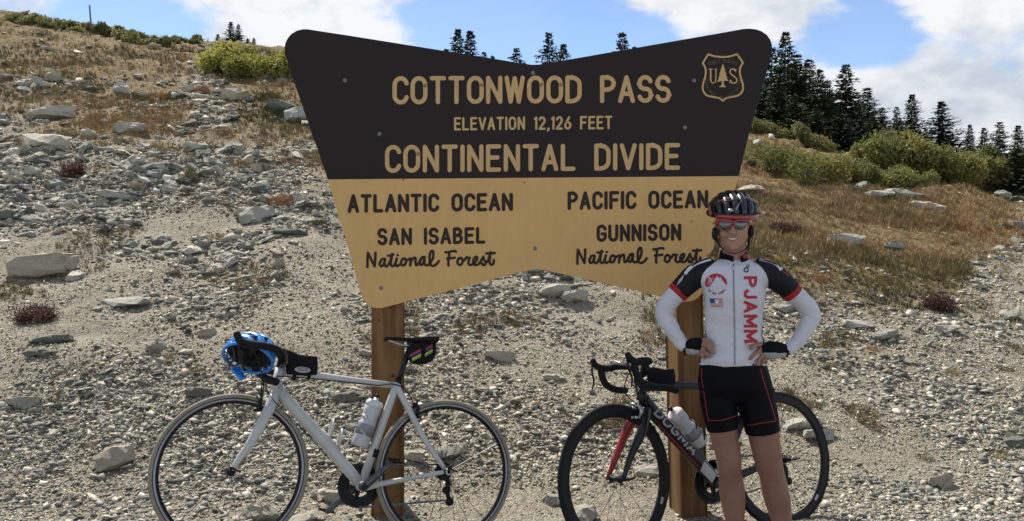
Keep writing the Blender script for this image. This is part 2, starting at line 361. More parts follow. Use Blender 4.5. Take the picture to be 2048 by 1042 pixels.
# fist-sized stones
px, py, d, x, z, r = screen_pts(138000, seed=2)
rk = .66+.34*np.clip(1-np.abs(py-400)/330, 0, 1)*(px < 760)+.12*(py > 800)
clump = fbm(x*1.1, d*1.1, 3, 31); keep = (r.uniform(0, 1, len(x)) < rk*(.55+clump*1.9)) & (meadow(x, d) < r.uniform(.1, 1.06, len(x)))
px, py, d, x, z = px[keep], py[keep], d[keep], x[keep], z[keep]; n = len(x)
sz = np.clip(r.pareto(2.7, n)+1, 1, np.where((py < 560) & (px < 900), 5.2, 3.9))*5.6*(1+.16*(py < 560))*d/FPX; sz = np.minimum(sz, .33)
order = np.argsort(-sz/d); inview = (px > -20) & (px < 2068) & (py < 1050)
big = np.zeros(n, bool); cand = [i for i in order if inview[i]][:250]; big[cand] = True
R = rot_mats(n, .30, r); tint = r.beta(1.35, 1.25, n)
s_ = ~big
o = merged('small_stones', protoM, np.stack([x, d, z+sz*.08], -1)[s_], sz[s_], R[s_], tint[s_], ROCK)
tag(o, 'countless small angular grey stones strewn over the slope', 'stones', kind='stuff')
SIDE = []
kinds = []
rock_meshes = []
def rock_mesh(seed, flat, n=22):
    """a larger stone: hull, bevelled a little and roughened"""
    V, F = rock_proto(seed, n, flat); bm = bmesh.new(); vs = [bm.verts.new(v) for v in V]
    for f in F: bm.faces.new([vs[i] for i in f])
    bmesh.ops.dissolve_limit(bm, angle_limit=rad(14), verts=bm.verts, edges=bm.edges)
    bmesh.ops.triangulate(bm, faces=bm.faces)
    r = random.Random(seed)
    for am in (.030, .015):
        bmesh.ops.subdivide_edges(bm, edges=bm.edges, cuts=1, use_grid_fill=False)
        for v in bm.verts: v.co += Vector((r.gauss(0, 1), r.gauss(0, 1), r.gauss(0, 1)*.8))*am
    bmesh.ops.triangulate(bm, faces=bm.faces)
    me = bpy.data.meshes.new('rock'); bm.to_mesh(me); bm.free(); me.materials.append(ROCK); return me
rock_meshes = [rock_mesh(300+k, [.28, .38, .5][k % 3], 22 if k % 5 else 30) for k in range(15)]+[rock_mesh(341, .60, 90)]
def mat3(Rm): return Matrix([list(Rm[0]), list(Rm[1]), list(Rm[2])])
LM = [(85, 530, 'the large rounded tan boulder'), (500, 430, 'the small pile of rocks left of the tan panel'), (103, 230, 'the big block high on the left'), (262, 260, 'the reddish blocky rock'), (235, 395, 'the pale flat slab mid slope'),
      (390, 300, 'the pale blocky rock mid slope'), (560, 215, 'the dark outcrop by the sign edge'), (250, 605, 'the long narrow tan slab'), (75, 630, 'the red-leaved shrub'), (105, 685, 'the half-buried dark rock'), (230, 920, 'the pale upright rock'),
      (505, 700, 'the blue helmet'), (460, 940, 'the white bicycle front hub'), (480, 560, 'the open scree left of the lower sign panel'), (400, 800, 'the dark block above the white front wheel'), (772, 720, 'the left sign post'), (893, 945, 'the white bicycle rear hub'), (1000, 715, 'the tan grey stone in open gravel'),
      (1110, 590, 'the rounded rock under the sign notch'), (1105, 758, 'the bright flat stone by the brake levers'), (1235, 960, 'the black bicycle front hub'), (1240, 640, 'the gravel under the right wing of the sign'), (1370, 720, 'the right sign post'), (1575, 912, 'the black bicycle rear hub'),
      (1605, 860, 'the broad rock behind the black rear wheel'), (1690, 490, 'the large whitish rock in dry grass'), (1715, 650, 'the tan slab on the bank'), (1890, 660, 'the stone under the turf lip'), (1820, 400, 'the bedrock ledge'), (1880, 965, 'the white angular stone at lower right'),
      (2020, 630, 'the pale stone on the path'), (2020, 880, 'the dark flat rock at the right edge'), (1760, 800, 'the gravel midway right of the rear wheel'), (620, 620, 'the gravel left of the left post'), (940, 600, 'the gravel under the left wing of the sign'), (440, 200, 'the lichen-spotted rock in the turf')]
used_lb = {}
for c, i in enumerate(cand):
    me = rock_meshes[c % 15]; o = bpy.data.objects.new('rock', me); C.objects.link(o); o.color = (tint[i]*.98, 0, 0, 1)
    o.matrix_world = Matrix.Translation((x[i], d[i], z[i]+sz[i]*.04)) @ mat3(R[i]).to_4x4() @ Matrix.Diagonal((sz[i], sz[i], sz[i], 1))
    q = min(LM, key=lambda l: (l[0]-px[i])**2+(l[1]-py[i])**2); dx, dy = px[i]-q[0], py[i]-q[1]; dist = math.hypot(dx, dy)
    tone = ['dark', 'mid-grey', 'light grey', 'whitish'][min(3, int(tint[i]*4))]; size = 'sizeable ' if sz[i]/d[i]*FPX > 26 else 'small '
    dr = ('right of' if dx > 0 else 'left of') if abs(dx) > 1.6*abs(dy) else ('below' if dy > 0 else 'above') if abs(dy) > 1.6*abs(dx) else ('lower ' if dy > 0 else 'upper ')+('right of' if dx > 0 else 'left of')
    far_ = 'just ' if dist < 50 else 'a little ' if dist < 100 else 'well '
    lb = size+tone+' rock '+far_+dr+' '+q[2]
    if lb in used_lb:
        for shape in ('flat', 'blocky', 'tilted', 'wedge-shaped', 'thin', 'pointed', 'half-buried'):
            lb = size+shape+' '+tone+' rock '+far_+dr+' '+q[2]
            if lb not in used_lb: break
    w_ = lb.split(); lb = ' '.join(w_ if len(w_) <= 16 else [t_ for t_ in w_ if t_ not in ('small', 'sizeable', 'a', 'little')][:16]); used_lb[lb] = 1
    tag(o, lb, 'rock', 'loose angular rocks scattered over the scree')
# stones that can be singled out: px, py of the foot, width, height/width, yaw, mesh, tint shown through object colour noise, label
SP = [(85, 556, 96, .50, 8, 15, 'large rounded tan boulder, broad and low, at the left edge of the slope'),
      (516, 447, 60, .55, 30, 2, 'blocky grey rock topping the small pile left of the tan panel'),
      (492, 436, 40, .6, 70, 5, 'pale grey rock leaning on the left of the small pile'),
      (505, 449, 36, .5, 10, 1, 'rounded rock at the foot of the small pile left of the sign'),
      (576, 472, 62, .28, 0, 4, 'flat dark slab just left of the tan panel of the sign'),
      (103, 244, 74, .36, 20, 5, 'big grey block high on the left slope below the turf'),
      (90, 300, 84, .42, -25, 0, 'tilted grey slab below the big block on the left slope'),
      (262, 270, 54, .5, 30, 11, 'reddish grey blocky rock under the turf lip, mid left'),
      (235, 400, 66, .3, 30, 9, 'pale flat slab lying mid slope left of the sign'),
      (340, 345, 48, .5, 50, 10, 'dark grey rock in the scree left of the sign'),
      (305, 345, 50, .4, 0, 12, 'long dark rock beside a shrub in the left scree'),
      (390, 305, 40, .55, 20, 11, 'pale blocky rock mid slope among small stones'),
      (465, 305, 34, .6, -10, 14, 'small white sharp rock high on the slope near the sign'),
      (600, 250, 46, .75, 5, 2, 'pale pinkish rock tucked behind the sign edge at the turf lip'),
      (560, 225, 54, .45, 40, 8, 'dark jagged outcrop rock under the turf near the sign'),
      (470, 205, 56, .5, -20, 8, 'grey lichen-spotted rock in the turf left of the sign'),
      (390, 190, 44, .5, 10, 11, 'grey rock sitting in rust-coloured grass'),
      (240, 190, 28, .9, 0, 14, 'upright grey stone in the upper turf'),
      (250, 611, 76, .22, -6, 0, 'long narrow tan slab lying in the left gravel'),
      (105, 690, 66, .35, 15, 3, 'dark grey half-buried rock in the lower left gravel'),
      (82, 712, 54, .28, 0, 9, 'low dark slab just below the half-buried rock at lower left'),
      (50, 815, 56, .45, 10, 6, 'brownish grey rock near the bottom left corner'),
      (232, 940, 60, .75, 30, 2, 'pale upright angular rock left of the white bicycle front wheel'),
      (397, 800, 44, .6, 0, 5, 'dark block just above the front wheel of the white bicycle'),
      (415, 676, 30, .7, 40, 1, 'round pinkish brown stone left of the blue helmet'),
      (313, 702, 34, .8, 60, 10, 'grey pointed stone on the gravel left of the blue helmet'),
      (518, 1046, 60, .6, 10, 14, 'large pale blue-grey stone seen through the white bicycle front wheel'),
      (605, 1050, 60, .45, 60, 12, 'grey stone behind the bottom of the white bicycle front wheel'),
      (905, 915, 52, .5, 20, 2, 'pale stone behind the rear wheel of the white bicycle'),
      (675, 1010, 52, .6, 0, 8, 'pale rock behind the chainrings of the white bicycle'),
      (830, 925, 40, .6, -30, 5, 'grey stone between post and rear hub of the white bicycle'),
      (700, 805, 56, .45, 10, 9, 'dark grey stone left of the post above the bottle cage'),
      (735, 716, 36, .5, 0, 4, 'small grey boulder touching the left of the left post'),
      (1000, 720, 54, .4, 0, 6, 'tan grey stone in open gravel between the two bicycles'),
      (1110, 596, 54, .55, 0, 3, 'rounded tan rock directly under the notch of the sign'),
      (1150, 608, 46, .6, 30, 5, 'grey rock to the right of the tan rock under the notch'),
      (1105, 760, 42, .3, 20, 9, 'bright flat stone left of the right bicycle brake levers'),
      (1294, 950, 48, .4, 10, 0, 'flat blue-grey stone seen through the spokes of the black front wheel'),
      (1168, 1048, 54, .6, 40, 2, 'big stone in shadow behind the bottom of the black front wheel'),
      (1112, 1014, 44, .6, 10, 11, 'grey stone left of the bottom of the black front wheel'),
      (1605, 860, 70, .35, 0, 3, 'broad grey rock behind the black bicycle rear wheel'),
      (1635, 880, 66, .35, 20, 6, 'tan grey slab overlapping the broad rock behind the rear wheel'),
      (1690, 497, 66, .45, 0, 8, 'large whitish rock in dry grass right of the rider'),
      (1790, 500, 36, .5, 30, 1, 'grey rock in the grass well right of the whitish rock'),
      (1570, 627, 50, .5, 10, 14, 'pale rock at the turf edge by the rider right elbow'),
      (1810, 400, 74, .3, 5, 4, 'long grey ledge of bedrock below the willow bushes'),
      (1850, 420, 60, .3, -8, 9, 'second lower slab of the bedrock ledge under the willows'),
      (1760, 395, 52, .3, 12, 0, 'flat pale slab at the left end of the bedrock ledge'),
      (1715, 655, 54, .3, 0, 0, 'tan slab on the bank near the rider right forearm'),
      (1770, 680, 44, .45, 20, 5, 'grey block on the bank right of the tan slab'),
      (1890, 668, 50, .4, 0, 11, 'grey stone under the eroded turf lip at right'),
      (2005, 395, 30, .5, 0, 14, 'lone white stone in the turf at far right'),
      (1500, 388, 44, .45, 25, 12, 'grey rock in grass just above the riders helmet'),
      (2020, 640, 40, .5, 0, 2, 'pale stone on the small path at the right edge'),
      (1880, 975, 44, .6, 0, 6, 'white angular stone in gravel at lower right'),
      (2035, 890, 56, .3, 0, 9, 'dark flat rock cut by the right edge of the picture')]
for k, (qx, qy, w, hr, yaw, mi, lb) in enumerate(SP):
    p = hp(qx, qy-w*hr*.25); s = w*p.y/FPX*1.05; me = rock_meshes[mi]; zr = max(v.co.z for v in me.vertices)-min(v.co.z for v in me.vertices)
    o = bpy.data.objects.new('boulder' if w > 60 else 'rock', me); C.objects.link(o); o.color = (random.Random(k).uniform(.45, .8) if 'dark' not in lb else .2, 0, 0, 1); tag(o, lb, 'boulder' if w > 60 else 'rock')
    o.location = p+Vector((0, 0, s*hr*.22)); o.rotation_euler = (rad(random.uniform(-8, 8)), rad(random.uniform(-8, 8)), rad(yaw)); o.scale = (s, s*.8, s*hr/zr)
# ------------------------------------------------------------- grass
def tuft_proto(seed, nb, h=1.0, w=.07, spread=.45):
    r = random.Random(seed); V = []; F = []
    for b in range(nb):
        a = r.uniform(0, 6.283); rr = r.uniform(0, .28); bx, by = rr*math.cos(a), rr*math.sin(a); l = r.uniform(.2, spread)*(.4+rr*3); hh = h*r.uniform(.5, 1)
        tx, ty = bx+l*math.cos(a), by+l*math.sin(a); c = r.uniform(0, 3.14); wx, wy = w*math.cos(c), w*math.sin(c); i = len(V)
        V += [(bx-wx, by-wy, -.08), (bx+wx, by+wy, -.08), (tx, ty, hh)]; F.append((i, i+1, i+2))
    return np.array(V), np.array(F)
protoG = [tuft_proto(k, 8, 1.0, .055, .75) for k in range(12)]
px, py, d, x, z, r = screen_pts(120000, y1=720, seed=5)
keep = meadow(x, d) > r.uniform(.25, .9, len(x)); px, py, d, x, z = px[keep], py[keep], d[keep], x[keep], z[keep]; n = len(x)
gh = (.035+.075*np.clip(fbm(x*.8, d*.8, 3, 41)+.4, 0, 1))*r.uniform(.6, 1.3, n)
tint = np.clip(.5+fbm(x*.55, d*.55, 4, 43)*1.1+r.normal(0, .13, n), .01, .97)
o = merged('tundra_grass', protoG, np.stack([x, d, z], -1), gh*1.0, rot_mats(n, .12, r), tint, GRASS)
tag(o, 'dry golden brown tundra grass covering the upper hillside', 'grass', kind='stuff')
px, py, d, x, z, r = screen_pts(60000, y1=1100, seed=9); cl = fbm(x*1.7, d*1.7, 3, 71)+fbm(x*.5, d*.5, 2, 72)*.5
keep = (meadow(x, d) < .5) & (cl > .36+.12*(py > 700)-.12*(py < 420)) & (d > 5.4); x, d, z = x[keep], d[keep], z[keep]
o = merged('scree_grass', protoG, np.stack([x, d, z], -1), r.uniform(.03, .07, len(x)), rot_mats(len(x), .15, r), np.clip(r.normal(.42, .25, len(x)), .01, .95), GRASS); tag(o, 'sparse brown and olive grass growing between the stones of the scree', 'grass', kind='stuff')
print('PEB', N_PEB, 'GRASS', n)
TUFTS = [(440, 478, 54, 'straw'), (385, 350, 80, 'green'), (570, 405, 84, 'rust'), (900, 205, 0, 'x'), (275, 850, 34, 'straw'), (182, 893, 40, 'straw'), (98, 823, 30, 'straw'), (335, 715, 40, 'straw'),
         (1745, 700, 50, 'rust'), (1850, 920, 50, 'green'), (2000, 910, 60, 'straw'), (2030, 870, 44, 'green'), (1145, 800, 40, 'straw'), (1665, 730, 40, 'straw'), (1900, 745, 50, 'straw'), (2010, 740, 46, 'green'),
         (400, 185, 90, 'rust'), (330, 195, 60, 'rust'), (530, 160, 50, 'straw'), (1640, 560, 60, 'rust'), (1560, 520, 50, 'gold'), (1930, 420, 60, 'gold'), (1840, 415, 50, 'gold'), (640, 445, 60, 'green'), (1960, 985, 40, 'straw')]
gm = {'straw': simple('straw_grass', (.34, .26, .11), .9, var=.3, scale=12), 'green': simple('olive_grass', (.17, .17, .055), .9, var=.35, scale=12), 'rust': simple('rust_grass', (.33, .15, .055), .9, var=.35, scale=12), 'gold': simple('gold_grass', (.40, .28, .09), .9, var=.3, scale=12)}
tm = {}
for k, (qx, qy, w, c) in enumerate(TUFTS):
    if not w: continue
    p = hp(qx, qy); s = w*p.y/FPX
    if c not in tm:
        V, F = [], []
        gg = G()
        for q in range(46):
            pv, pf = tuft_proto(900+q*7+len(tm), 9, .36, .012, .22); a = random.uniform(0, 6.28); rr = math.sqrt(random.random())*.42
            gg.add([(v[0]*.35+rr*math.cos(a), v[1]*.35+rr*math.sin(a), v[2]*(1-rr*.8)) for v in pv], pf)
        tm[c] = mesh('grass_tuft', gg.V, gg.F, gm[c])
    o = bpy.data.objects.new('grass_tuft', tm[c]); C.objects.link(o); o.location = p; o.scale = (s, s*.8, s*random.uniform(.8, 1.1)); o.rotation_euler = (0, 0, k*1.7)
    side = 'left of the sign' if qx < 700 else 'right of the rider' if qx > 1500 else 'between the bicycles'
    lb = '%s grass tuft growing %s' % ({'straw': 'small straw-coloured', 'green': 'olive green', 'rust': 'rust-orange', 'gold': 'golden'}[c], side); 
    rk_ = min([(abs(qx-l[0])+abs(qy-l[1]), l[2]) for l in LM])[1]; lb = '%s grass tuft growing near %s' % ({'straw': 'straw-coloured', 'green': 'olive green', 'rust': 'rust-orange', 'gold': 'golden'}[c], rk_); tag(o, lb, 'grass tuft', 'grass tufts on the slope')
# ------------------------------------------------------------- shrubs and trees
def leaf_mat(name, a, b, c):
    m = tinted(name, [(0, a), (.5, b), (1, c)], nscale=2.4, namp=.45, bump=0, rough=.7)
    m.node_tree.nodes['Principled BSDF'].inputs['Subsurface Weight'].default_value = 0
    N = m.node_tree.nodes; L = m.node_tree.links; B = N['Principled BSDF']; tr = N.new('ShaderNodeBsdfTranslucent'); mx = N.new('ShaderNodeMixShader'); mx.inputs[0].default_value = .35
    L.new(B.inputs['Base Color'].links[0].from_socket, tr.inputs[0]); L.new(B.outputs[0], mx.inputs[1]); L.new(tr.outputs[0], mx.inputs[2]); L.new(mx.outputs[0], N['Material Output'].inputs[0])
    return m
WILLOW = leaf_mat('willow_leaf', (.07, .085, .025), (.18, .18, .05), (.31, .28, .09))
WILLOW_Y = leaf_mat('yellow_willow_leaf', (.14, .16, .04), (.30, .29, .07), (.43, .39, .10))
DWARF = leaf_mat('dwarf_willow_leaf', (.09, .10, .035), (.18, .175, .06), (.28, .245, .09))
RED = leaf_mat('red_shrub_leaf', (.05, .025, .022), (.10, .045, .038), (.16, .09, .06))
BARK = simple('bark', (.10, .075, .055), .9, var=.35, scale=14, bump=.6, bscale=40)
def bush(name, foot, w, dep, h, leaf, n, mat, label, cat, group=None, seed=0, lean=0):
    r = np.random.default_rng(seed+50); t = thing(name, foot, label, cat, group)
    nl = max(9, int(w*7)); lc = np.stack([r.uniform(-.42, .42, nl)*w, r.uniform(-.4, .4, nl)*dep, r.uniform(.25, .62, nl)*h], -1); lr = r.uniform(.16, .38, nl)*min(w, 1.3*h+.3)*.72
    k = r.integers(0, nl, n); v = r.normal(0, 1, (n, 3)); v /= np.linalg.norm(v, axis=1)[:, None]; q = r.uniform(.3, 1.0, n)[:, None]**.6*(1+.35*(r.random(n)[:, None] < .12))
    c = lc[k]+v*q*np.stack([lr[k], lr[k], np.minimum(lr[k], .40*h)], -1)+r.normal(0, .025, (n, 3)); 
    gz = H(foot.x+c[:, 0], foot.y+c[:, 1])-foot.z; c[:, 2] = np.maximum(c[:, 2], .02)+gz*.9
    a = r.normal(0, 1, (n, 3)); a[:, 2] += .5; a /= np.linalg.norm(a, axis=1)[:, None]; b = np.cross(a, r.normal(0, 1, (n, 3))); b /= np.linalg.norm(b, axis=1)[:, None]
    L_ = leaf*r.uniform(.6, 1.3, n)[:, None]; V = np.stack([c-a*L_, c+b*L_*.42, c+a*L_, c-b*L_*.42], 1).reshape(-1, 3); F = np.arange(4*n).reshape(n, 4)
    me = bpy.data.meshes.new('foliage'); me.from_pydata(V.tolist(), [], F.tolist()); me.materials.append(mat)
    at = me.attributes.new('tint', 'FLOAT', 'POINT'); at.data.foreach_set('value', np.repeat(np.clip(r.uniform(0, .35, n)+r.uniform(0, .6, nl)[k], 0, .99), 4).astype(np.float32))
    o = bpy.data.objects.new('foliage', me); C.objects.link(o); o.parent = t; ORG[o] = ORG[t]
    g = G()
    for q_ in range(min(nl, 9)):
        e = Vector(lc[q_]); b0 = Vector((e.x*.35, e.y*.35, -.05)); g.tube([foot+b0, foot+(b0+e)*.5+Vector((0, 0, .05*h)), foot+e], [.018, .012, .006], 5)
    g.obj('stem', BARK, t); return t
def spruce_mesh(seed, hgt_w=.30, whorls=34, ragged=.25, bare=.04):
    """unit-height spruce crown (V, F, tint): drooping boughs in loose whorls, each carrying flat sprays"""
    r = random.Random(seed); V = []; F = []; T = []; nbt = whorls*11
    lobes = [r.uniform(.65, 1.25) for _ in range(9)]; ph = [r.uniform(0, 6.28) for _ in range(3)]
    for i in range(nbt):
        h = bare+(1-bare)*((i+.5)/nbt)**1.15; h = min(h+r.uniform(-.012, .012), .985); a = i*2.39996+r.uniform(-.3, .3)
        R0 = (hgt_w*(1-h)**.9+.010)*lobes[int((a % 6.283)/6.284*9)]*(.9+.16*math.sin(h*23+ph[0])+.14*math.sin(h*41+ph[1]))
        if r.random() < .10*ragged*3: continue
        Lb = R0*r.uniform(1-ragged*1.3, 1+ragged*.7); dr = r.uniform(-.40, 0)*(1-h)+r.uniform(0, .3)*h; tb = r.random()*.5
        m = max(3, int(Lb/.017))
        for k in range(m):
            f = (k+r.uniform(.2, .9))/m; cx = Lb*f*math.cos(a); cy = Lb*f*math.sin(a); cz = h+dr*Lb*f*(1-.4*f)+Lb*.10*f*f
            for sgn in (-1, 1):
                aa = a+sgn*r.uniform(.15, 1.0); l = .046*(1.25-f*.5)*r.uniform(.7, 1.3)*(.55+.55*(1-h)); w = l*.27; up = r.uniform(-.5, .35)
                dx, dy, dz = math.cos(aa)*l, math.sin(aa)*l, up*l; ox, oy = -math.sin(aa)*w, math.cos(aa)*w; q = len(V); zz = r.uniform(-.8, .8)*w
                V += [(cx, cy, cz), (cx+dx*.5+ox, cy+dy*.5+oy, cz+dz*.5+zz), (cx+dx, cy+dy, cz+dz), (cx+dx*.5-ox, cy+dy*.5-oy, cz+dz*.5-zz-.004)]
                F.append((q, q+1, q+2, q+3)); T += [min(.98, tb+.45*f*r.random())]*4
    for k in range(8):
        q = len(V); a = k*.8; V += [(0, 0, .955+.005*k), (.007*math.cos(a), .007*math.sin(a), .985), (0, 0, 1.0), (-.003, .002, .98)]; F.append((q, q+1, q+2, q+3)); T += [.4]*4
    return V, F, T
SPRUCE = tinted('spruce_needles', [(0, (.013, .027, .012)), (.5, (.032, .056, .022)), (1, (.075, .10, .036))], nscale=3, namp=.25, bump=0, rough=.75)
sp_meshes = []
for k in range(7):
    V, F, T = spruce_mesh(k+1, [.36, .30, .42, .33, .40, .30, .48][k], 32+k, [.25, .35, .3, .45, .25, .4, .5][k])
    me = mesh('crown', V, F, SPRUCE); at = me.attributes.new('tint', 'FLOAT', 'POINT'); at.data.foreach_set('value', T)
    g = G(); g.tube([(0, 0, -.06), (.004, 0, .3), (-.003, .003, .65), (0, 0, .97)], [.018, .013, .008, .002], 7); tme = mesh('trunk', g.V, g.F, BARK); sp_meshes.append((me, tme))
def spruce(px, ytop, d, k, label, group=None, wscale=1.0, yaw=0.0, lean=0.0, zb=None):
    x = (px-1024)/FPX*d; z0 = Hs(x, d) if zb is None else zb; h = CAMH+(HOR-ytop)/FPX*d-z0; t = thing('spruce_tree', (x, d, z0), label, 'tree', group)
    for nm, me in zip(('crown', 'trunk'), sp_meshes[k % 7]):
        o = bpy.data.objects.new(nm, me); C.objects.link(o); o.parent = t; o.scale = (h*wscale, h*wscale, h); o.rotation_euler = (0, rad(lean), yaw); o.color = (random.random(), 0, 0, 1); ORG[o] = ORG[t]
    return t
RT = [(1571, 62, 25, 0, .8, 'tallest narrow spruce of the dark clump right of the sign'), (1544, 95, 27, 3, .9, 'spruce half hidden by the top right corner of the sign'),
      (1594, 108, 24, 4, .9, 'spruce just right of the tallest in the dark clump'), (1618, 118, 26, 1, 1.1, 'mid-height spruce in the middle of the dark clump'),
      (1640, 138, 23, 2, .9, 'bushy spruce with a sunlit right side in the dark clump'), (1692, 127, 24, 0, 1.0, 'pointed spruce standing apart at the right end of the clump'),
      (1660, 185, 25, 5, 1.2, 'short spruce in the dip between the clump and the pointed one'), (1735, 175, 25, 4, 1.0, 'round-shouldered spruce right of the pointed one'),
      (1716, 205, 22, 6, .9, 'low dark spruce filling under the round-shouldered one'), (1765, 215, 24, 6, 1.0, 'squat wind-cut spruce with a blunt top'),
      (1793, 213, 30, 5, .7, 'thin faint spruce tip behind the squat ones'), (1824, 188, 23, 3, 1.0, 'ragged spruce above the big willow bush'),
      (1800, 235, 22, 2, 1.0, 'low spruce left of the ragged spruce above the willows'), (1890, 200, 24, 1, 1.15, 'lone leaning spruce with a bare gap, right of the ragged one'),
      (1940, 248, 26, 3, .8, 'tiny spruce tip showing over the willows'), (1968, 255, 24, 5, 1.0, 'small spruce behind the right end of the willows'),
      (2000, 243, 17, 6, .9, 'dark sprawling spruce near the right edge'), (2036, 250, 16, 3, 1.0, 'spruce cut by the right edge of the picture'),
      (1560, 165, 22, 2, 1.1, 'broad lower spruce in front of the tallest one'), (1525, 175, 23, 4, 1.1, 'spruce at the left foot of the clump beside the sign edge'), (1590, 190, 21, 6, 1.1, 'skirted spruce at the front middle of the clump'),
      (1632, 210, 21, 2, 1.0, 'low front spruce of the clump above the dwarf willows'), (1680, 215, 21, 4, 1.0, 'low front spruce under the pointed one'), (1850, 255, 20, 6, .8, 'low wide spruce just above the big willow bush'), (1606, 150, 25, 5, 1.0, 'dark spruce filling the gap behind the middle of the clump'), (1655, 160, 24, 2, 1.0, 'dark spruce behind the sunlit bushy one'), (1582, 130, 27, 2, .9, 'spruce whose tip shows beside the tallest one'), (1745, 225, 21, 4, 1.0, 'low spruce between the round-shouldered and squat ones'), (1780, 250, 20, 2, 1.0, 'lowest dark spruce behind the willow thicket left end')]
for i, (a, b, dd, k, ws, lb) in enumerate(RT): spruce(a, b, dd+1.5, k, lb, 'spruces beyond the turf on the right', ws*1.32, i*1.1, 4 if a == 1890 else 0)
for i, (a, b, dd, k, ws, lb) in enumerate([(916, 57, 44, 3, 1.05, 'taller of the twin spruces peeking over the left half of the sign'), (941, 60, 45, 1, 1.1, 'right one of the twin spruces over the left half of the sign'), (893, 97, 43, 4, .8, 'spruce tip left of the twins at the sign edge'),
      (968, 103, 48, 5, .8, 'small spruce tip right of the twins'), (985, 110, 50, 3, .7, 'tiniest spruce tip right of the twins above the sign'), (1033, 95, 46, 0, 1.05, 'small spruce just left of the sign notch'), (1098, 64, 42, 2, .9, 'pointed spruce right of the sign notch'), (1127, 87, 43, 3, 1.0, 'lower spruce touching the right of the pointed one'),
      (1245, 64, 41, 4, .9, 'single spruce above the right half of the sign'), (1270, 92, 44, 5, .7, 'tiny spruce tip right of the single one above the sign')]):
    spruce(a, b, dd, k, lb, 'spruces peeking over the top of the sign', ws, i*1.7, 0)
for i, (a, b, dd, k, ws, lb) in enumerate([(462, 43, 64, 1, 1.3, 'taller of two far spruces on the left skyline'), (477, 48, 65, 0, 1.1, 'second of two far spruces on the left skyline'), (436, 68, 66, 3, 1.5, 'tiny spruce left of the far pair on the skyline'), (496, 77, 66, 6, 1.8, 'low dark spruce right of the far pair'), (508, 76, 68, 5, 1.5, 'smallest spruce tip right of the far pair')]):
    x = (a-1024)/FPX*dd; z = CAMH+(HOR-98)/FPX*dd-1.0; spruce(a, b, dd, k, lb, 'spruces on the left skyline', ws, i, 0, zb=min(z, Hs(x, dd)+9))
def at_ground(px, py): return hp(px, py)
def bushes(lst, name, mat, cat, group, leaf=.035, dens=5200):
    for i, (qx, yb, yt, w, lb) in enumerate(lst):
        p = hp(qx, yb); h = (yb-yt)/FPX*p.y*1.05; W = w/FPX*p.y; bush(name, p, W, W*.7, h, leaf*(p.y/17)**.5, int(dens*min(2.2, max(.4, W*h*.9))), mat, lb, cat, group, seed=int(qx))
bushes([(1790, 352, 262, 150, 'left end of the big yellow-green willow thicket, under the squat spruces'), (1880, 368, 268, 150, 'tallest yellow-green willow bush in the middle of the big thicket'), (1960, 372, 280, 130, 'yellow-green willow bush at the right end of the big thicket'), (2030, 380, 288, 120, 'dark green willow bush against the right edge of the picture')],
       'willow_bush', WILLOW, 'bush', 'willow bushes of the big thicket on the right', .04, 7000)
bushes([(1530, 340, 286, 150, 'low green willow bush beside the right edge of the sign'), (1610, 358, 296, 150, 'low green willow bush second from the sign edge'), (1690, 360, 306, 140, 'low willow bush right of the second one, partly brown'), (1760, 372, 330, 120, 'pale low willow bush in front of the big thicket'), (1830, 374, 345, 100, 'smallest low willow bush, right end of the front row')],
       'dwarf_willow', WILLOW, 'bush', 'low willow bushes in front of the spruces', .032, 6000)
bushes([(1510, 262, 228, 90, 'olive shrub between the sign edge and the spruces'), (1620, 290, 252, 110, 'grey-green shrub at the foot of the dark spruces')], 'dwarf_willow', DWARF, 'bush', 'shrubs at the foot of the spruces', .035, 6000)
bushes([(430, 138, 94, 110, 'yellow-green willow patch left end, by the stony gully'), (476, 144, 98, 130, 'yellow-green willow patch, middle part'), (530, 150, 104, 140, 'yellow-green willow patch next to the sign edge'), (590, 150, 92, 80, 'yellow-green willow patch partly behind the sign')],
       'willow_patch', WILLOW_Y, 'bush', 'yellow willow patch on the left skyline', .045, 5200)
bushes([(150, 62, 48, 120, 'green dwarf willow on the skyline left of the thin pole'), (212, 70, 52, 130, 'green dwarf willow on the skyline at the foot of the pole'), (268, 79, 60, 110, 'green dwarf willow on the skyline right of the pole'), (312, 86, 72, 70, 'last dwarf willow before the stony gully'), (375, 86, 76, 80, 'small dwarf willow in the gully notch'), (60, 48, 30, 150, 'straw-tinted low shrub on the far left skyline')],
       'dwarf_willow', DWARF, 'bush', 'dwarf willows on the left skyline', .045, 4200)
bushes([(66, 298, 276, 46, 'dark red shrub high in the left scree'), (72, 642, 620, 62, 'red-leaved shrub in the lower left gravel'), (150, 350, 332, 40, 'brownish red shrub beside the dark rock at left'), (1880, 618, 598, 70, 'dark red shrub on the eroded turf lip at right'), (1570, 467, 450, 56, 'dark shrub in the turf right of the rider head')],
       'red_shrub', RED, 'bush', None, .016, 9000)
# thin pole on the skyline
p = hp(184, 62); g = G(); top = P(179, 10, p.y); foot = Vector((p.x, p.y, p.z-.2)); g.tube([foot, (foot+top)/2, top], [.028, .026, .024], 8)
o = g.obj('marker_pole', simple('weathered_pole', (.20, .17, .16), .8, var=.3, scale=8), loc=p); tag(o, 'thin weathered pole standing on the left skyline', 'pole')
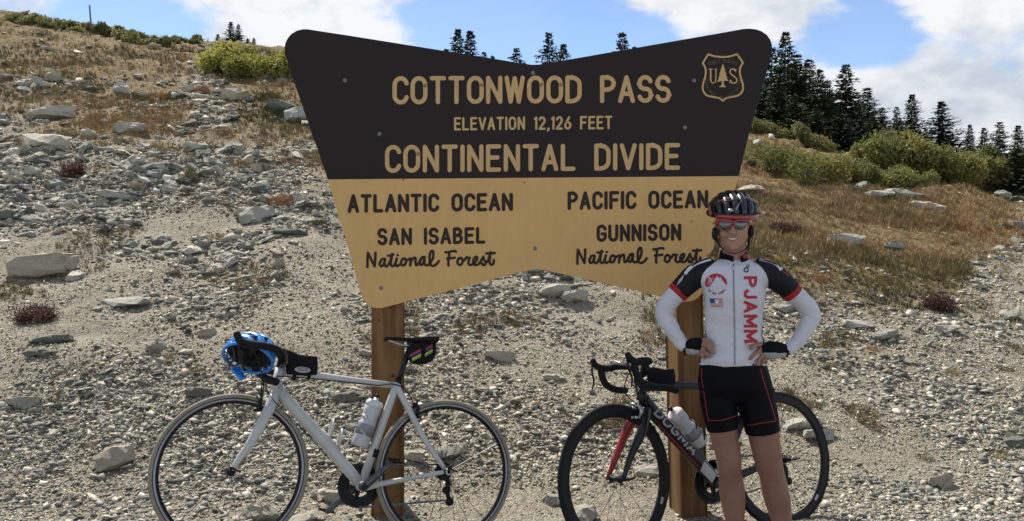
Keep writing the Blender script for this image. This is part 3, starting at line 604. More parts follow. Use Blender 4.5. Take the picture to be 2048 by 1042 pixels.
# ------------------------------------------------------------- the sign
SY = rad(4.05); SC = Vector(((1066-1024)/FPX*4.3, 4.3, 0)); S_X = Vector((math.cos(SY), math.sin(SY), 0)); S_N = Vector((math.sin(SY), -math.cos(SY), 0))   # N faces the road
def onsign(px, py, out=0.0):
    """point of the board's face seen at a pixel"""
    r = Vector(((px-1024)/FPX, 1, (HOR-py)/FPX)); t = (SC-Vector((0, 0, CAMH))).dot(S_N)/r.dot(S_N); p = Vector((0, 0, CAMH))+r*t; return p+S_N*out
SIGN = thing('sign', (SC.x, SC.y+.1, 0), 'large brown and tan bow-tie shaped mountain pass sign on two wooden posts', 'sign')
def painted(name, col, scale=9, var=.05, rough=.62):
    m, N, L, B = node_mat(name); B.inputs['Roughness'].default_value = rough; B.inputs['Specular IOR Level'].default_value = .3
    tc = N.new('ShaderNodeTexCoord')
    def nz(s, d, st=(1, 1, 1)):
        mp = N.new('ShaderNodeMapping'); mp.inputs['Scale'].default_value = st; L.new(tc.outputs['Object'], mp.inputs[0])
        n = N.new('ShaderNodeTexNoise'); n.inputs['Scale'].default_value = s; n.inputs['Detail'].default_value = d; n.inputs['Roughness'].default_value = .65; L.new(mp.outputs[0], n.inputs[0]); return n.outputs[0]
    big = ramp(N, L, nz(1.6, 5), [(.3, [c*(1-var) for c in col]), (.7, [c*(1+var) for c in col])])
    st = ramp(N, L, nz(scale*4, 6, (1, 1, .22)), [(.35, (.93, .92, .90)), (.6, (1, 1, 1)), (.8, (1.0, 1.0, .99))])
    x = N.new('ShaderNodeMix'); x.data_type = 'RGBA'; x.blend_type = 'MULTIPLY'; x.inputs[0].default_value = .8; L.new(big, x.inputs[6]); L.new(st, x.inputs[7]); L.new(x.outputs[2], B.inputs['Base Color'])
    b = N.new('ShaderNodeBump'); b.inputs['Strength'].default_value = .25; b.inputs['Distance'].default_value = .001; L.new(nz(260, 3), b.inputs['Height']); L.new(b.outputs[0], B.inputs['Normal']); return m
M_BROWN = painted('brown_sign_paint', (.0165, .0100, .0090)); M_TAN = painted('tan_sign_paint', (.64, .40, .155)); M_LTAN = painted('letter_tan_paint', (.57, .37, .165)); M_LBR = painted('letter_brown_paint', (.028, .017, .014))
def arcp(pts): return pts
top_l = [(655.5, 358.5), (640, 313), (620, 257), (600, 199), (585, 155), (574, 121), (569.5, 108), (568.7, 97), (570.5, 86), (575.5, 75.5), (583, 67), (593, 61), (604, 58.3), (613, 58.2), (622, 59.6)]
top_c = [(700, 71.5), (800, 87.5), (900, 103.5), (1000, 119.5), (1030, 124.5), (1050, 127.8), (1066, 129.6), (1082, 129), (1100, 126), (1150, 117), (1250, 99.5), (1350, 82), (1450, 64.6)]
top_r = [(1487, 57.8), (1500, 57), (1513, 58.5), (1524, 62.5), (1534, 69.5), (1541, 79), (1544.3, 90), (1544.3, 102), (1541, 116), (1531, 155), (1516, 207), (1500, 262), (1489, 305), (1478, 352)]
bot_l = [(655.5, 358.5), (670, 408), (690, 474), (705, 526), (715, 563), (721, 586), (726, 599), (733, 608.5), (742, 614), (753, 616.3), (764, 615.8), (775, 613)]
bot_c = [(830, 599), (900, 581), (980, 560), (1040, 544), (1058, 539.5), (1071, 537.5), (1084, 538.8), (1100, 542), (1160, 555.5), (1240, 573.5), (1316, 592), (1345, 599)]
bot_r = [(1362, 602.5), (1374, 603.3), (1386, 601.5), (1396, 596), (1404, 587), (1410, 575), (1418, 550), (1440, 478), (1458, 420), (1478, 352)]
def slab(name, loop, mat, thick=.022):
    n = len(loop); f = [onsign(a, b) for a, b in loop]; k = [p-S_N*thick for p in f]; bev = .0025
    c = sum(f, Vector())/n; g = G()
    ins = [p+(c-p).normalized()*bev-S_N*0 for p in f]; f2 = [p-S_N*bev for p in f]
    V = ins+f2+k; F = [tuple(range(n))]+[(i, n+i, n+(i+1) % n, (i+1) % n) for i in range(n)]+[(n+i, 2*n+i, 2*n+(i+1) % n, n+(i+1) % n) for i in range(n)]+[tuple(reversed(range(2*n, 3*n)))]
    g.add(V, F); return g.obj(name, mat, SIGN)
tag(slab('upper_board', top_l+top_c+top_r, M_BROWN), 'dark brown upper board')
tag(slab('lower_board', list(reversed(bot_r))[:]+list(reversed(bot_c))+list(reversed(bot_l)), M_TAN), 'tan lower board')
# thin groove line between the boards and the darker edge behind
# ---- routed lettering: strokes with round ends
def arc(cx, cy, rx, ry, a0, a1, n=14): return [(cx+rx*math.cos(rad(a0+(a1-a0)*i/n)), cy+ry*math.sin(rad(a0+(a1-a0)*i/n))) for i in range(n+1)]
def rounded(w, top=1.0, bot=0.0, k=.30):
    """tall O of straight sides and round ends"""
    r = w/2; return arc(r, top-k, r, k, 0, 180, 12)+arc(r, bot+k, r, k, 180, 360, 12)+[(w, top-k)]
GL = {
 'O': (.46, [rounded(.46)]), 'C': (.42, [arc(.22, .72, .22, .28, 15, 180, 12)+arc(.22, .28, .22, .28, 180, 345, 12)]),
 'G': (.44, [arc(.22, .72, .22, .28, 15, 180, 12)+arc(.22, .28, .22, .28, 180, 360, 12)+[(.44, .45)], [(.44, .45), (.25, .45)]]),
 'T': (.44, [[(0, 1), (.44, 1)], [(.22, 1), (.22, 0)]]), 'N': (.44, [[(0, 0), (0, 1)], [(0, 1), (.44, 0)], [(.44, 0), (.44, 1)]]),
 'W': (.58, [[(0, 1), (.14, 0)], [(.14, 0), (.29, .98)], [(.29, .98), (.44, 0)], [(.44, 0), (.58, 1)]]),
 'D': (.44, [[(0, 0), (0, 1)], [(0, 1), (.14, 1)]+arc(.14, .70, .30, .30, 90, 0, 8)+arc(.14, .30, .30, .30, 0, -90, 8)+[(0, 0)]]),
 'P': (.42, [[(0, 0), (0, 1)], [(0, 1), (.17, 1)]+arc(.17, .74, .25, .26, 90, -90, 14)+[(0, .48)]]),
 'A': (.46, [[(0, 0), (.23, 1)], [(.23, 1), (.46, 0)], [(.07, .30), (.39, .30)]]),
 'S': (.42, [arc(.21, .745, .205, .255, 20, 180, 12)+arc(.21, .745, .205, .245, 180, 262, 5)+arc(.21, .26, .21, .255, 80, 0, 6)+arc(.21, .26, .21, .26, 0, -160, 12)]),
 'E': (.40, [[(0, 0), (0, 1)], [(0, 1), (.40, 1)], [(0, .52), (.34, .52)], [(0, 0), (.40, 0)]]), 'F': (.40, [[(0, 0), (0, 1)], [(0, 1), (.40, 1)], [(0, .52), (.34, .52)]]),
 'L': (.38, [[(0, 1), (0, 0)], [(0, 0), (.38, 0)]]), 'I': (.0, [[(0, 0), (0, 1)]]), 'V': (.46, [[(0, 1), (.23, 0)], [(.23, 0), (.46, 1)]]),
 'B': (.42, [[(0, 0), (0, 1)], [(0, 1), (.16, 1)]+arc(.16, .765, .22, .235, 90, -90, 10)+[(0, .53)], [(0, .53), (.18, .53)]+arc(.18, .265, .24, .265, 90, -90, 10)+[(0, 0)]]),
 'U': (.44, [[(0, 1), (0, .27)]+arc(.22, .27, .22, .27, 180, 360, 12)+[(.44, 1)]]),
 'R': (.42, [[(0, 0), (0, 1)], [(0, 1), (.17, 1)]+arc(.17, .75, .25, .25, 90, -90, 12)+[(0, .50)], [(.2, .5), (.42, 0)]]),
 'M': (.52, [[(0, 0), (0, 1)], [(0, 1), (.26, .25)], [(.26, .25), (.52, 1)], [(.52, 1), (.52, 0)]]),
 'J': (.34, [[(.34, 1), (.34, .26)]+arc(.17, .26, .17, .26, 0, -170, 10)]),
 '1': (.12, [[(.12, 0), (.12, 1)], [(.12, 1), (0, .88)]]), '2': (.40, [arc(.2, .745, .2, .255, 165, 0, 10)+[(.38, .60), (.02, .04)], [(0, 0), (.40, 0)]]),
 '6': (.42, [[(.33, 1), (.10, .58)]+arc(.21, .28, .21, .28, 150, 360, 12)+arc(.21, .28, .21, .28, 0, 140, 8)]), ',': (.06, [[(.06, .02), (.0, -.16)]]), ' ': (.42, []),
}
class Strokes:
    """flat routed strokes, each a hair prouder than the last so that none shares a plane"""
    def __init__(s, conv): s.g = G(); s.conv = conv; s.k = 0
    def poly(s, pts, w):
        """pts in pixels, w = stroke width in pixels"""
        if len(pts) < 2: pts = [pts[0], (pts[0][0]+.01, pts[0][1])]
        z = .0012+.00002*(s.k % 25); s.k += 1; h = w/2; n = len(pts); L_ = []; R_ = []
        for i, (x, y) in enumerate(pts):
            x0, y0 = pts[max(i-1, 0)]; x1, y1 = pts[min(i+1, n-1)]; tx, ty = x1-x0, y1-y0; l = math.hypot(tx, ty) or 1; nx, ny = -ty/l, tx/l
            if 0 < i < n-1:
                ax, ay = x-x0, y-y0; la = math.hypot(ax, ay) or 1; c = (-ay/la)*nx+(ax/la)*ny; m = 1/max(c, .7)
            else: m = 1
            L_.append((x+nx*h*m, y+ny*h*m)); R_.append((x-nx*h*m, y-ny*h*m))
        def cap(x, y, dx, dy):
            l = math.hypot(dx, dy) or 1; dx, dy = dx/l, dy/l; px_, py_ = -dy, dx
            return [(x+h*(px_*math.cos(t)+dx*math.sin(t)), y+h*(py_*math.cos(t)+dy*math.sin(t))) for t in [rad(q) for q in range(15, 180, 15)]]
        loop = L_+cap(*pts[-1], pts[-1][0]-pts[-2][0], pts[-1][1]-pts[-2][1])+list(reversed(R_))+cap(*pts[0], pts[0][0]-pts[1][0], pts[0][1]-pts[1][1])
        # ribbon quads and end fans
        nl = len(loop); top = [s.conv(x, y, z) for x, y in loop]; bot = [s.conv(x, y, -.001) for x, y in loop]; F = []
        ncap = 11
        for i in range(n-1): F.append((i, i+1, n+ncap+(n-1-(i+1)), n+ncap+(n-1-i)))
        F.append(tuple([n-1]+list(range(n, n+ncap))+[n+ncap])); F.append(tuple([n+ncap+n-1]+list(range(n+ncap+n, nl))+[0]))
        F += [(i, nl+i, nl+(i+1) % nl, (i+1) % nl) for i in range(nl)]
        s.g.add(top+bot, F)
def text_line(txt, xl, xr, tl, bl, tr, br, w, mat, label, gap=.26, conv=onsign):
    """stretch a line of letters between two pixel columns; rows given at its left and right end"""
    wd = 0; pos = []
    for i, ch in enumerate(txt):
        pos.append(wd); wd += GL[ch][0]+(gap if i < len(txt)-1 else 0)
        if ch == ' ': wd -= gap*.3
    xl += w/2; xr -= w/2; tl += w/2; bl -= w/2; tr += w/2; br -= w/2; st = Strokes(conv); word = ''; tone = label.rsplit('lettering', 1)[0]
    for ch, p0 in zip(txt+' ', pos+[0]):
        if ch == ' ':
            tag(st.g.obj('lettering', mat, SIGN), tone+'word '+word); st = Strokes(conv); word = ''; continue
        word += ch
        for stroke in GL[ch][1]:
            out = []
            for (gx, gy) in stroke:
                f = (p0+gx)/wd; x = xl+(xr-xl)*f; b = bl+(br-bl)*f; t = tl+(tr-tl)*f; out.append((x, b+(t-b)*gy))
            st.poly(out, w)
text_line('COTTONWOOD PASS', 785, 1342, 152.5, 209, 150, 205.5, 8.6, M_LTAN, 'large tan lettering COTTONWOOD PASS', .235)
text_line('ELEVATION 12,126 FEET', 908, 1224.5, 234.5, 261, 231.5, 258.5, 4.3, M_LTAN, 'small tan lettering ELEVATION 12,126 FEET', .28)
text_line('CONTINENTAL DIVIDE', 770, 1360, 290, 346, 286, 339.5, 8.6, M_LTAN, 'large tan lettering CONTINENTAL DIVIDE', .245)
text_line('ATLANTIC OCEAN', 695, 1026, 388.5, 426, 385.5, 422, 7.2, M_LBR, 'brown lettering ATLANTIC OCEAN', .285)
text_line('SAN ISABEL', 754.5, 971, 456, 491, 454, 487.5, 6.6, M_LBR, 'brown lettering SAN ISABEL', .29)
text_line('PACIFIC OCEAN', 1135, 1416.5, 383, 420, 380, 416.5, 7.0, M_LBR, 'brown lettering PACIFIC OCEAN', .29)
text_line('GUNNISON', 1193, 1362.5, 449, 484, 447, 481.5, 6.6, M_LBR, 'brown lettering GUNNISON', .29)
# the script line, traced in the close-up's units (13.65 per pixel, origin 720,490)
k1 = lambda L_: [[(720+a/13.653, 490+b/13.653) for a, b in s] for s in L_]
k2 = lambda L_: [[(870+a/13.653, 490+b/13.653) for a, b in s] for s in L_]
NAT = k1([[(205, 600), (205, 400), (218, 215)], [(218, 215), (400, 580)], [(400, 580), (415, 400), (422, 212)],
          [(690, 385), (640, 372), (590, 405), (550, 470), (540, 530), (575, 575), (620, 560), (660, 490), (690, 385)], [(690, 385), (668, 500), (690, 570), (730, 580), (780, 530), (830, 420), (880, 245)], [(880, 245), (850, 420), (845, 530), (880, 575), (930, 560), (975, 470), (1005, 370)], [(765, 290), (850, 290), (910, 265)],
          [(1005, 370), (975, 480), (985, 560), (1030, 570), (1090, 530)], [(1025, 275), (1030, 278)],
          [(1200, 365), (1150, 400), (1125, 470), (1130, 535), (1180, 560), (1235, 520), (1255, 450), (1240, 390), (1200, 365)], [(1215, 370), (1280, 410), (1340, 385), (1375, 362)], [(1375, 362), (1380, 460), (1372, 560)], [(1380, 480), (1420, 400), (1480, 345), (1515, 370), (1515, 470), (1530, 545), (1580, 530), (1640, 420), (1700, 335), (1765, 330)],
          [(1765, 330), (1700, 345), (1650, 420), (1640, 510), (1680, 545), (1730, 490), (1765, 330)], [(1765, 400), (1760, 500), (1800, 550), (1860, 545), (1930, 470), (1990, 360), (2005, 240), (1985, 165), (1940, 175), (1905, 270), (1900, 400), (1920, 520), (1970, 570), (2035, 560), (2110, 500), (2150, 440)]])
FOR = k2([[(290, 195), (360, 200), (460, 170), (565, 165)], [(565, 165), (570, 178)], [(385, 200), (385, 330), (365, 450), (370, 560)], [(335, 365), (440, 360), (540, 345)],
          [(690, 350), (640, 380), (612, 450), (630, 520), (685, 545), (740, 500), (755, 420), (735, 370), (690, 350)], [(735, 385), (790, 420), (840, 360), (860, 335), (900, 350), (945, 345)], [(945, 345), (920, 420), (915, 500), (960, 545), (1030, 520), (1110, 455), (1150, 380), (1150, 330), (1110, 325), (1065, 370), (1045, 450), (1060, 520), (1120, 545), (1190, 520), (1260, 420), (1320, 320)],
          [(1320, 320), (1340, 400), (1385, 470), (1370, 530), (1320, 545), (1280, 520)], [(1250, 470), (1330, 545)], [(1385, 480), (1440, 440), (1480, 330), (1520, 195)], [(1520, 195), (1500, 320), (1490, 440), (1510, 520), (1560, 540), (1600, 490), (1605, 415)], [(1400, 230), (1500, 232), (1630, 218)]])
def sm2(p, n=5):
    if len(p) < 3: return p
    return [(v.x, v.y) for v in smooth_pts([Vector((a, b, 0)) for a, b in p], n)]
def script(dx, dy, sx, slope, label):
    for wd, nm in ((NAT, 'National'), (FOR, 'Forest')):
        st = Strokes(onsign)
        for s in wd: st.poly([(731+(x-731)*sx+dx, y+dy+(x-731)*slope) for x, y in sm2(s)], 5.2)
        tag(st.g.obj('lettering', M_LBR, SIGN), label.replace('National Forest', nm))
script(0, 0, 1, 0, 'brown script lettering National Forest under SAN ISABEL'); script(420, -6.5, .972, .004, 'brown script lettering National Forest under GUNNISON')
# ---- forest service shield: px = 1360+x/6.945, py = 80+y/6.945
ks = lambda p: [(1360+a/6.945, 80+b/6.945) for a, b in p]
half = [(592, 222), (690, 212), (788, 182)]
right = [(788, 195), (838, 262), (872, 318), (835, 385), (830, 450), (845, 530), (868, 600), (875, 670), (860, 720), (815, 765), (740, 787), (665, 800), (630, 815), (597, 845)]
left = [(392, 198), (350, 265), (315, 322), (348, 380), (358, 450), (345, 530), (322, 600), (314, 670), (328, 720), (370, 768), (450, 790), (530, 803), (562, 818), (597, 845)]
topc = [(392, 198), (450, 218), (520, 232), (597, 237), (670, 232), (735, 216), (788, 195)]
st = Strokes(onsign)
for seg in (topc, right[:3], right[2:], left[:3], left[2:]): st.poly(sm2(ks(seg), 3) if len(seg) > 3 else ks(seg), 3.6)
tag(st.g.obj('shield_outline', M_LTAN, SIGN), 'tan outline of the shield emblem')
st = Strokes(onsign)
for seg, w in (([(398, 405), (450, 405)], 1.4), ([(425, 405), (425, 560)], 3.0), ([(425, 540), (432, 580), (455, 597), (480, 590), (495, 560), (498, 405)], 2.0), ([(480, 405), (512, 405)], 1.4),
               ([(775, 405), (772, 440)], 1.4), ([(770, 430), (745, 405), (710, 405), (693, 435), (705, 470), (750, 505), (785, 540), (785, 580), (750, 600), (715, 590), (698, 560)], 2.6), ([(692, 560), (692, 600)], 1.4)):
    st.poly(sm2(ks(seg), 3), w)
tag(st.g.obj('shield_letters', M_LTAN, SIGN), 'tan serif letters U and S of the shield')
tree = [(593, 330), (612, 372), (608, 378), (628, 420), (620, 425), (642, 470), (632, 478), (655, 520), (645, 527), (672, 570), (640, 565), (606, 572), (608, 620), (640, 655), (540, 655), (578, 620), (580, 572), (545, 578), (512, 582), (540, 540), (530, 530), (552, 490), (542, 480), (565, 430), (560, 420), (578, 380), (575, 372)]
tp = ks(tree); n = len(tp); c = (sum(a for a, b in tp)/n, sum(b for a, b in tp)/n)
g = G(); g.add([onsign(a, b, .0022) for a, b in tp]+[onsign(a, b, -.001) for a, b in tp], [tuple(range(n))]+[(i, n+i, n+(i+1) % n, (i+1) % n) for i in range(n)]); tag(g.obj('shield_tree', M_LTAN, SIGN), 'tan conifer in the middle of the shield')
def arc_text(txt, cx, cy, R_, a0, a1, h, w, flip, mat, label, wk=.8, ysq=1.0):
    """letters along an arc; angles in degrees, screen sense"""
    st = Strokes(onsign); n = len(txt)
    for i, ch in enumerate(txt):
        a = rad(a0+(a1-a0)*(i+.5)/n); 
        for s in GL[ch][1]:
            out = []
            for gx, gy in s:
                u = (gx-GL[ch][0]/2)*h*wk; v = (gy-.5)*h
                if flip: rr = R_-v; ang = a-u/R_
                else: rr = R_+v; ang = a+u/R_
                out.append((cx+rr*math.cos(ang), cy+rr*math.sin(ang)*ysq))
            st.poly(out, w)
    return tag(st.g.obj('lettering', mat, SIGN), label)
M_LDIM = painted('faded_letter_paint', (.12, .085, .055))
arc_text('FOREST SERVICE', 1445.5, 190, 68, -116, -64, 6.2, .9, False, M_LDIM, 'small faded lettering FOREST SERVICE')
arc_text('DEPARTMENT OF AGRICULTURE', 1445.5, 161, 33.5, 192, -12, 5.6, .8, True, M_LDIM, 'small faded lettering DEPARTMENT OF AGRICULTURE', .75)
# ---- carriage bolts
M_BOLT = simple('dull_zinc', (.18, .18, .19), .45, .7, var=.3, scale=90)
for (bx, by) in [(690, 161), (759, 268), (1066, 146), (1388, 161), (1370, 255), (762, 576), (1070, 497)]:
    g = G(); g.lathe(onsign(bx, by, 0), S_N, [(.0, .0045), (.0045, .0042), (.007, .0022), (.0098, .0018), (.0102, .0), (.0, -.001)], 20, False); g.obj('bolt', M_BOLT, SIGN)
for (bx, by) in [(1049, 365), (1383, 443), (807, 359.5)]:
    g = G(); g.lathe(onsign(bx, by, 0), S_N, [(.0, .0008), (.0035, .0008), (.0038, -.0005)], 10, False); tag(g.obj('chip', M_LBR, SIGN), 'small dark nick in the paint')
# ---- wooden posts
def wood(name):
    m, N, L, B = node_mat(name); B.inputs['Roughness'].default_value = .75; B.inputs['Specular IOR Level'].default_value = .25
    tc = N.new('ShaderNodeTexCoord')
    def nz(s, d, st): 
        mp = N.new('ShaderNodeMapping'); mp.inputs['Scale'].default_value = st; L.new(tc.outputs['Object'], mp.inputs[0])
        n = N.new('ShaderNodeTexNoise'); n.inputs['Scale'].default_value = s; n.inputs['Detail'].default_value = d; n.inputs['Roughness'].default_value = .6; n.inputs['Distortion'].default_value = .3; L.new(mp.outputs[0], n.inputs[0]); return n.outputs[0]
    gr = nz(26, 8, (1, 1, .045)); c = ramp(N, L, gr, [(.32, (.10, .048, .018)), (.46, (.16, .082, .031)), (.60, (.235, .128, .052)), (.75, (.16, .08, .03))])
    bl = ramp(N, L, nz(3, 5, (1, 1, .35)), [(.35, (.62, .60, .58)), (.6, (1, 1, 1))])
    x = N.new('ShaderNodeMix'); x.data_type = 'RGBA'; x.blend_type = 'MULTIPLY'; x.inputs[0].default_value = .8; L.new(c, x.inputs[6]); L.new(bl, x.inputs[7]); L.new(x.outputs[2], B.inputs['Base Color'])
    b = N.new('ShaderNodeBump'); b.inputs['Strength'].default_value = .6; b.inputs['Distance'].default_value = .003; L.new(gr, b.inputs['Height']); L.new(b.outputs[0], B.inputs['Normal']); return m
WOOD = wood('stained_post_wood')
def post(cx, half_w, half_d, depth, yaw, ztop, lean, label, splits=()):
    base = Vector((cx, depth, 0)); ax = Vector((math.cos(yaw), math.sin(yaw), 0)); ay = Vector((-math.sin(yaw), math.cos(yaw), 0)); ch = .006; V = []; n = 8; prof = [(-1, -1), (1, -1), (1, 1), (-1, 1)]
    ring = []
    for (a, b) in prof:
        sgn = [(a*(half_w), b*(half_d-ch)), (a*(half_w-ch), b*half_d)]; 
        if a*b > 0: sgn.reverse()
        ring += sgn
    zs = [-.35, .2, .6, 1.0, 1.4, ztop]; g = G(); F = []
    for z in zs:
        for (u, v) in ring: V.append(base+ax*(u+random.uniform(-.0006, .0006))+ay*v+Vector((lean*(z-1.0), 0, z)))
    for i in range(len(zs)-1):
        for k in range(8): F.append((i*8+k, i*8+(k+1) % 8, (i+1)*8+(k+1) % 8, (i+1)*8+k))
    F.append(tuple(range(8))); F.append(tuple((len(zs)-1)*8+k for k in range(8))); g.add(V, F)
    return tag(g.obj('post', WOOD, SIGN), label)
cL = P(771.5, 800, 4.29); post(cL.x, .0772, .075, 4.29+.075+.005, SY, 2.2, 0, 'left square wooden post')
for (kx, ky, kr) in ((758, 640, .006), (786, 752, .009), (764, 868, .007)):     # knots
    c_ = P(kx, ky, 4.2945); g = G(); g.lathe(c_+S_N*.0002, S_N, [(0, .0022), (kr*.7, .0018), (kr, 0)], 14, False); g.obj('knot', simple('knot_wood', (.06, .03, .014), .8, var=.3), SIGN)
cR = P(1371, 800, 4.43); post(cR.x+.006, .0735, .078, 4.43+.068, rad(13), 2.2, -.022, 'right square wooden post, its left side sunlit')
# ------------------------------------------------------------- bicycles
M_WHITE = simple('white_frame_paint', (.46, .46, .44), .38, .0, var=.10, scale=9, coat=.25)
M_BLACK = simple('matt_black', (.007, .007, .008), .5, spec=.25, var=.3, scale=30)
M_GLOSS = simple('black_carbon_paint', (.006, .006, .008), .32, var=.2, scale=20, coat=.12, spec=.3)
M_RUB = simple('black_rubber', (.009, .009, .0095), .75, spec=.25, var=.25, scale=60, bump=.3, bscale=400)
M_TYREW = simple('dusty_cream_tyre', (.24, .215, .165), .8, var=.16, scale=25, bump=.3, bscale=300)
M_STEEL = simple('brushed_alloy', (.42, .42, .43), .35, .9, var=.1, scale=60)
M_SPOKE = simple('black_spoke', (.02, .02, .021), .35, .6, var=.1)
M_DALLOY = simple('grey_alloy', (.09, .09, .095), .35, .7, var=.2, scale=40)
M_TAPE = simple('black_bar_tape', (.008, .008, .0085), .7, spec=.25, var=.3, scale=120, bump=.5, bscale=160)
M_RIMW = simple('rim_brake_track', (.30, .30, .31), .3, .85, var=.08)
M_CLOTH = simple('black_nylon', (.006, .006, .007), .85, spec=.25, var=.3, scale=60, bump=.6, bscale=500)
M_REDP = simple('red_paint', (.27, .006, .008), .35, var=.08, coat=.3)
M_WDEC = simple('white_decal', (.42, .43, .44), .5, var=.05)
M_GDEC = simple('grey_decal', (.34, .345, .35), .5, var=.05)
M_BOTTLE = simple('translucent_bottle', (.46, .47, .48), .3, var=.08, scale=20)
M_BOTTLED = simple('bottle_contents_band', (.20, .21, .23), .35, var=.15, scale=30)
CAM0 = Vector((0, 0, CAMH))
class BikePlane:
    def __init__(s, hf, df, hr, dr, lean):
        s.hf = P(hf[0], hf[1], df); s.hr = P(hr[0], hr[1], dr); s.a = s.hf-s.hr; s.a.normalize()
        left = Vector((0, 0, 1)).cross(s.a).normalized()       # rider's left, towards the camera
        s.b0 = s.a.cross(left)*-1; s.b0 = left.cross(s.a)*-1
        s.b0 = s.a.cross(left); s.b0 = s.b0 if s.b0.z > 0 else -s.b0
        s.b = (s.b0*math.cos(lean)-left*math.sin(lean)).normalized(); s.n = (left*math.cos(lean)+s.b0*math.sin(lean)).normalized()
    def __call__(s, px, py, off=0.0):
        r = Vector(((px-1024)/FPX, 1, (HOR-py)/FPX)); t = (s.hr+s.n*off-CAM0).dot(s.n)/r.dot(s.n); return CAM0+r*t
def child_inst(name, me, parent, mw):
    o = bpy.data.objects.new(name, me); C.objects.link(o); o.parent = parent; o.matrix_basis = Matrix.Translation(-ORG[parent]) @ mw; ORG[o] = ORG[parent]; return o
def frame_mat(c, a, b, n): return Matrix(((a.x, b.x, n.x, c.x), (a.y, b.y, n.y, c.y), (a.z, b.z, n.z, c.z), (0, 0, 0, 1)))
def wheel(parent, c, a, b, n, R, tyre, trad, rimd, rimw, m_tyre, m_rim, nsp, rear, m_edge=None, ang0=0.0, label=None):
    """a, b span the wheel's plane, n is its axle"""
    g = G(); ro = R-trad*1.7; g.lathe(c, n, [(ro, -rimw), (ro+.004, -rimw), (ro+.004, rimw), (ro, rimw), (ro-rimd*.75, rimw*.92), (ro-rimd, rimw*.35), (ro-rimd, -rimw*.35), (ro-rimd*.75, -rimw*.92)], 96)
    w = g.obj('wheel', m_rim, parent, True); w.data.set_sharp_from_angle(angle=rad(35)); tag(w, label)
    g = G(); g.lathe(c, n, [(R-trad+trad*math.cos(t), trad*1.02*math.sin(t)) for t in [rad(q*30-165) for q in range(12)]], 96); g.obj('tyre', m_tyre, w, True)
    if m_edge:
        g = G(); g.lathe(c, n, [(ro-.0015, rimw+.0006), (ro-.011, rimw+.0004), (ro-.011, -rimw-.0004), (ro-.0015, -rimw-.0006)], 96); g.obj('brake_track', m_edge, w, True)
    g = G(); hw = .05 if not rear else .062
    g.lathe(c, n, [(.0, -hw), (.009, -hw), (.009, -hw*.75), (.017, -hw*.62), (.017, -hw*.52), (.011, -hw*.4), (.011, hw*.4), (.019, hw*.52), (.019, hw*.62), (.009, hw*.75), (.009, hw), (0, hw)], 24, False); g.obj('hub', M_BLACK, w, True)
    L0 = ro-rimd*.95-.018; g = G(); g.tube([(0, 0, 0), (0, 0, L0)], .00115, 5); sp = mesh('spoke', g.V, g.F, M_SPOKE)
    gn = G(); gn.tube([(0, 0, L0-.006), (0, 0, L0+.004)], .0022, 6)
    for k in range(nsp):
        t = 2*math.pi*k/nsp+ang0; side = 1 if k % 2 else -1; cross = (.0 if not rear else .7)*(1 if (k//2) % 2 else -1)
        d = a*math.cos(t)+b*math.sin(t); d0 = a*math.cos(t+cross)+b*math.sin(t+cross); p0 = c+d0*.018+n*side*hw*.55; p1 = c+d*(ro-rimd*.95); q = (p1-p0).to_track_quat('Z', 'Y')
        child_inst('spoke', sp, w, Matrix.Translation(p0) @ q.to_matrix().to_4x4() @ Matrix.Diagonal((1, 1, (p1-p0).length/L0, 1)))
    return w
def crankset(parent, pl, bb, ang, R_ring, lab=''):
    c = pl(*bb); a, b, n = pl.a, pl.b, pl.n
    d = (a*math.cos(ang)+b*math.sin(ang)); off_n = .068
    def ring(rr, off, th, teeth):
        g = G(); V = []; m = teeth*2
        for side in (-1, 1):
            for k in range(m):
                t = 2*math.pi*k/m; r_ = rr+(.0032 if k % 2 else .0); V.append(c-n*(off+side*th)+(a*math.cos(t)+b*math.sin(t))*r_)
            for k in range(m):
                t = 2*math.pi*k/m; V.append(c-n*(off+side*th)+(a*math.cos(t)+b*math.sin(t))*(rr-.026))
        F = []
        for k in range(m):
            k2 = (k+1) % m; F += [(k, k2, m+k2, m+k), (2*m+k, 3*m+k, 3*m+k2, 2*m+k2), (k, 2*m+k, 2*m+k2, k2), (m+k, m+k2, 3*m+k2, 3*m+k)]
        g.add(V, F)
        for q in range(5):
            t = 2*math.pi*q/5+ang; dd = a*math.cos(t)+b*math.sin(t); g.tube([c-n*off, c-n*off+dd*(rr-.012)], [.012, .008], 6)
        return g.obj('chainring', M_BLACK, parent)
    ring(R_ring, .043, .0015, 50); ring(R_ring*.76, .035, .0015, 38)
    g = G(); g.tube([c-n*.065, c+n*.068], .019, 20); g.obj('bottom_bracket', M_BLACK, parent, True)
    for sgn in (1, -1):
        p0 = c+n*off_n*sgn; p1 = p0+d*.172*sgn+n*.012*sgn; g = G(); mid = (p0+p1)/2
        g.tube([p0-d*.018*sgn, p0, mid, p1, p1+d*.012*sgn], [.015, .019, .0145, .0135, .010], 12, [.55]*5, side=n); ca = g.obj('crank_arm', M_DALLOY, parent, True)
        g = G(); g.lathe(p0+n*.008*sgn, n*sgn, [(0, .004), (.013, .004), (.016, 0), (0, 0)], 16, False); g.obj('crank_bolt', M_BLACK, ca)
        g = G(); q0 = p1+n*.018*sgn; g.tube([p1, q0], .006, 8)
        f = (pl.a*math.cos(.3)+pl.b*math.sin(.3)); f2 = f.cross(n).normalized()
        g.tube([q0+n*.0*sgn, q0+n*.055*sgn], .012, 10); g.tube([q0-f*.045+n*.025*sgn, q0-f*.01+n*.028*sgn, q0+f*.035+n*.028*sgn], [.008, .026, .030], 8, .32, side=f2); g.obj('pedal', M_BLACK, parent, True)
    return c
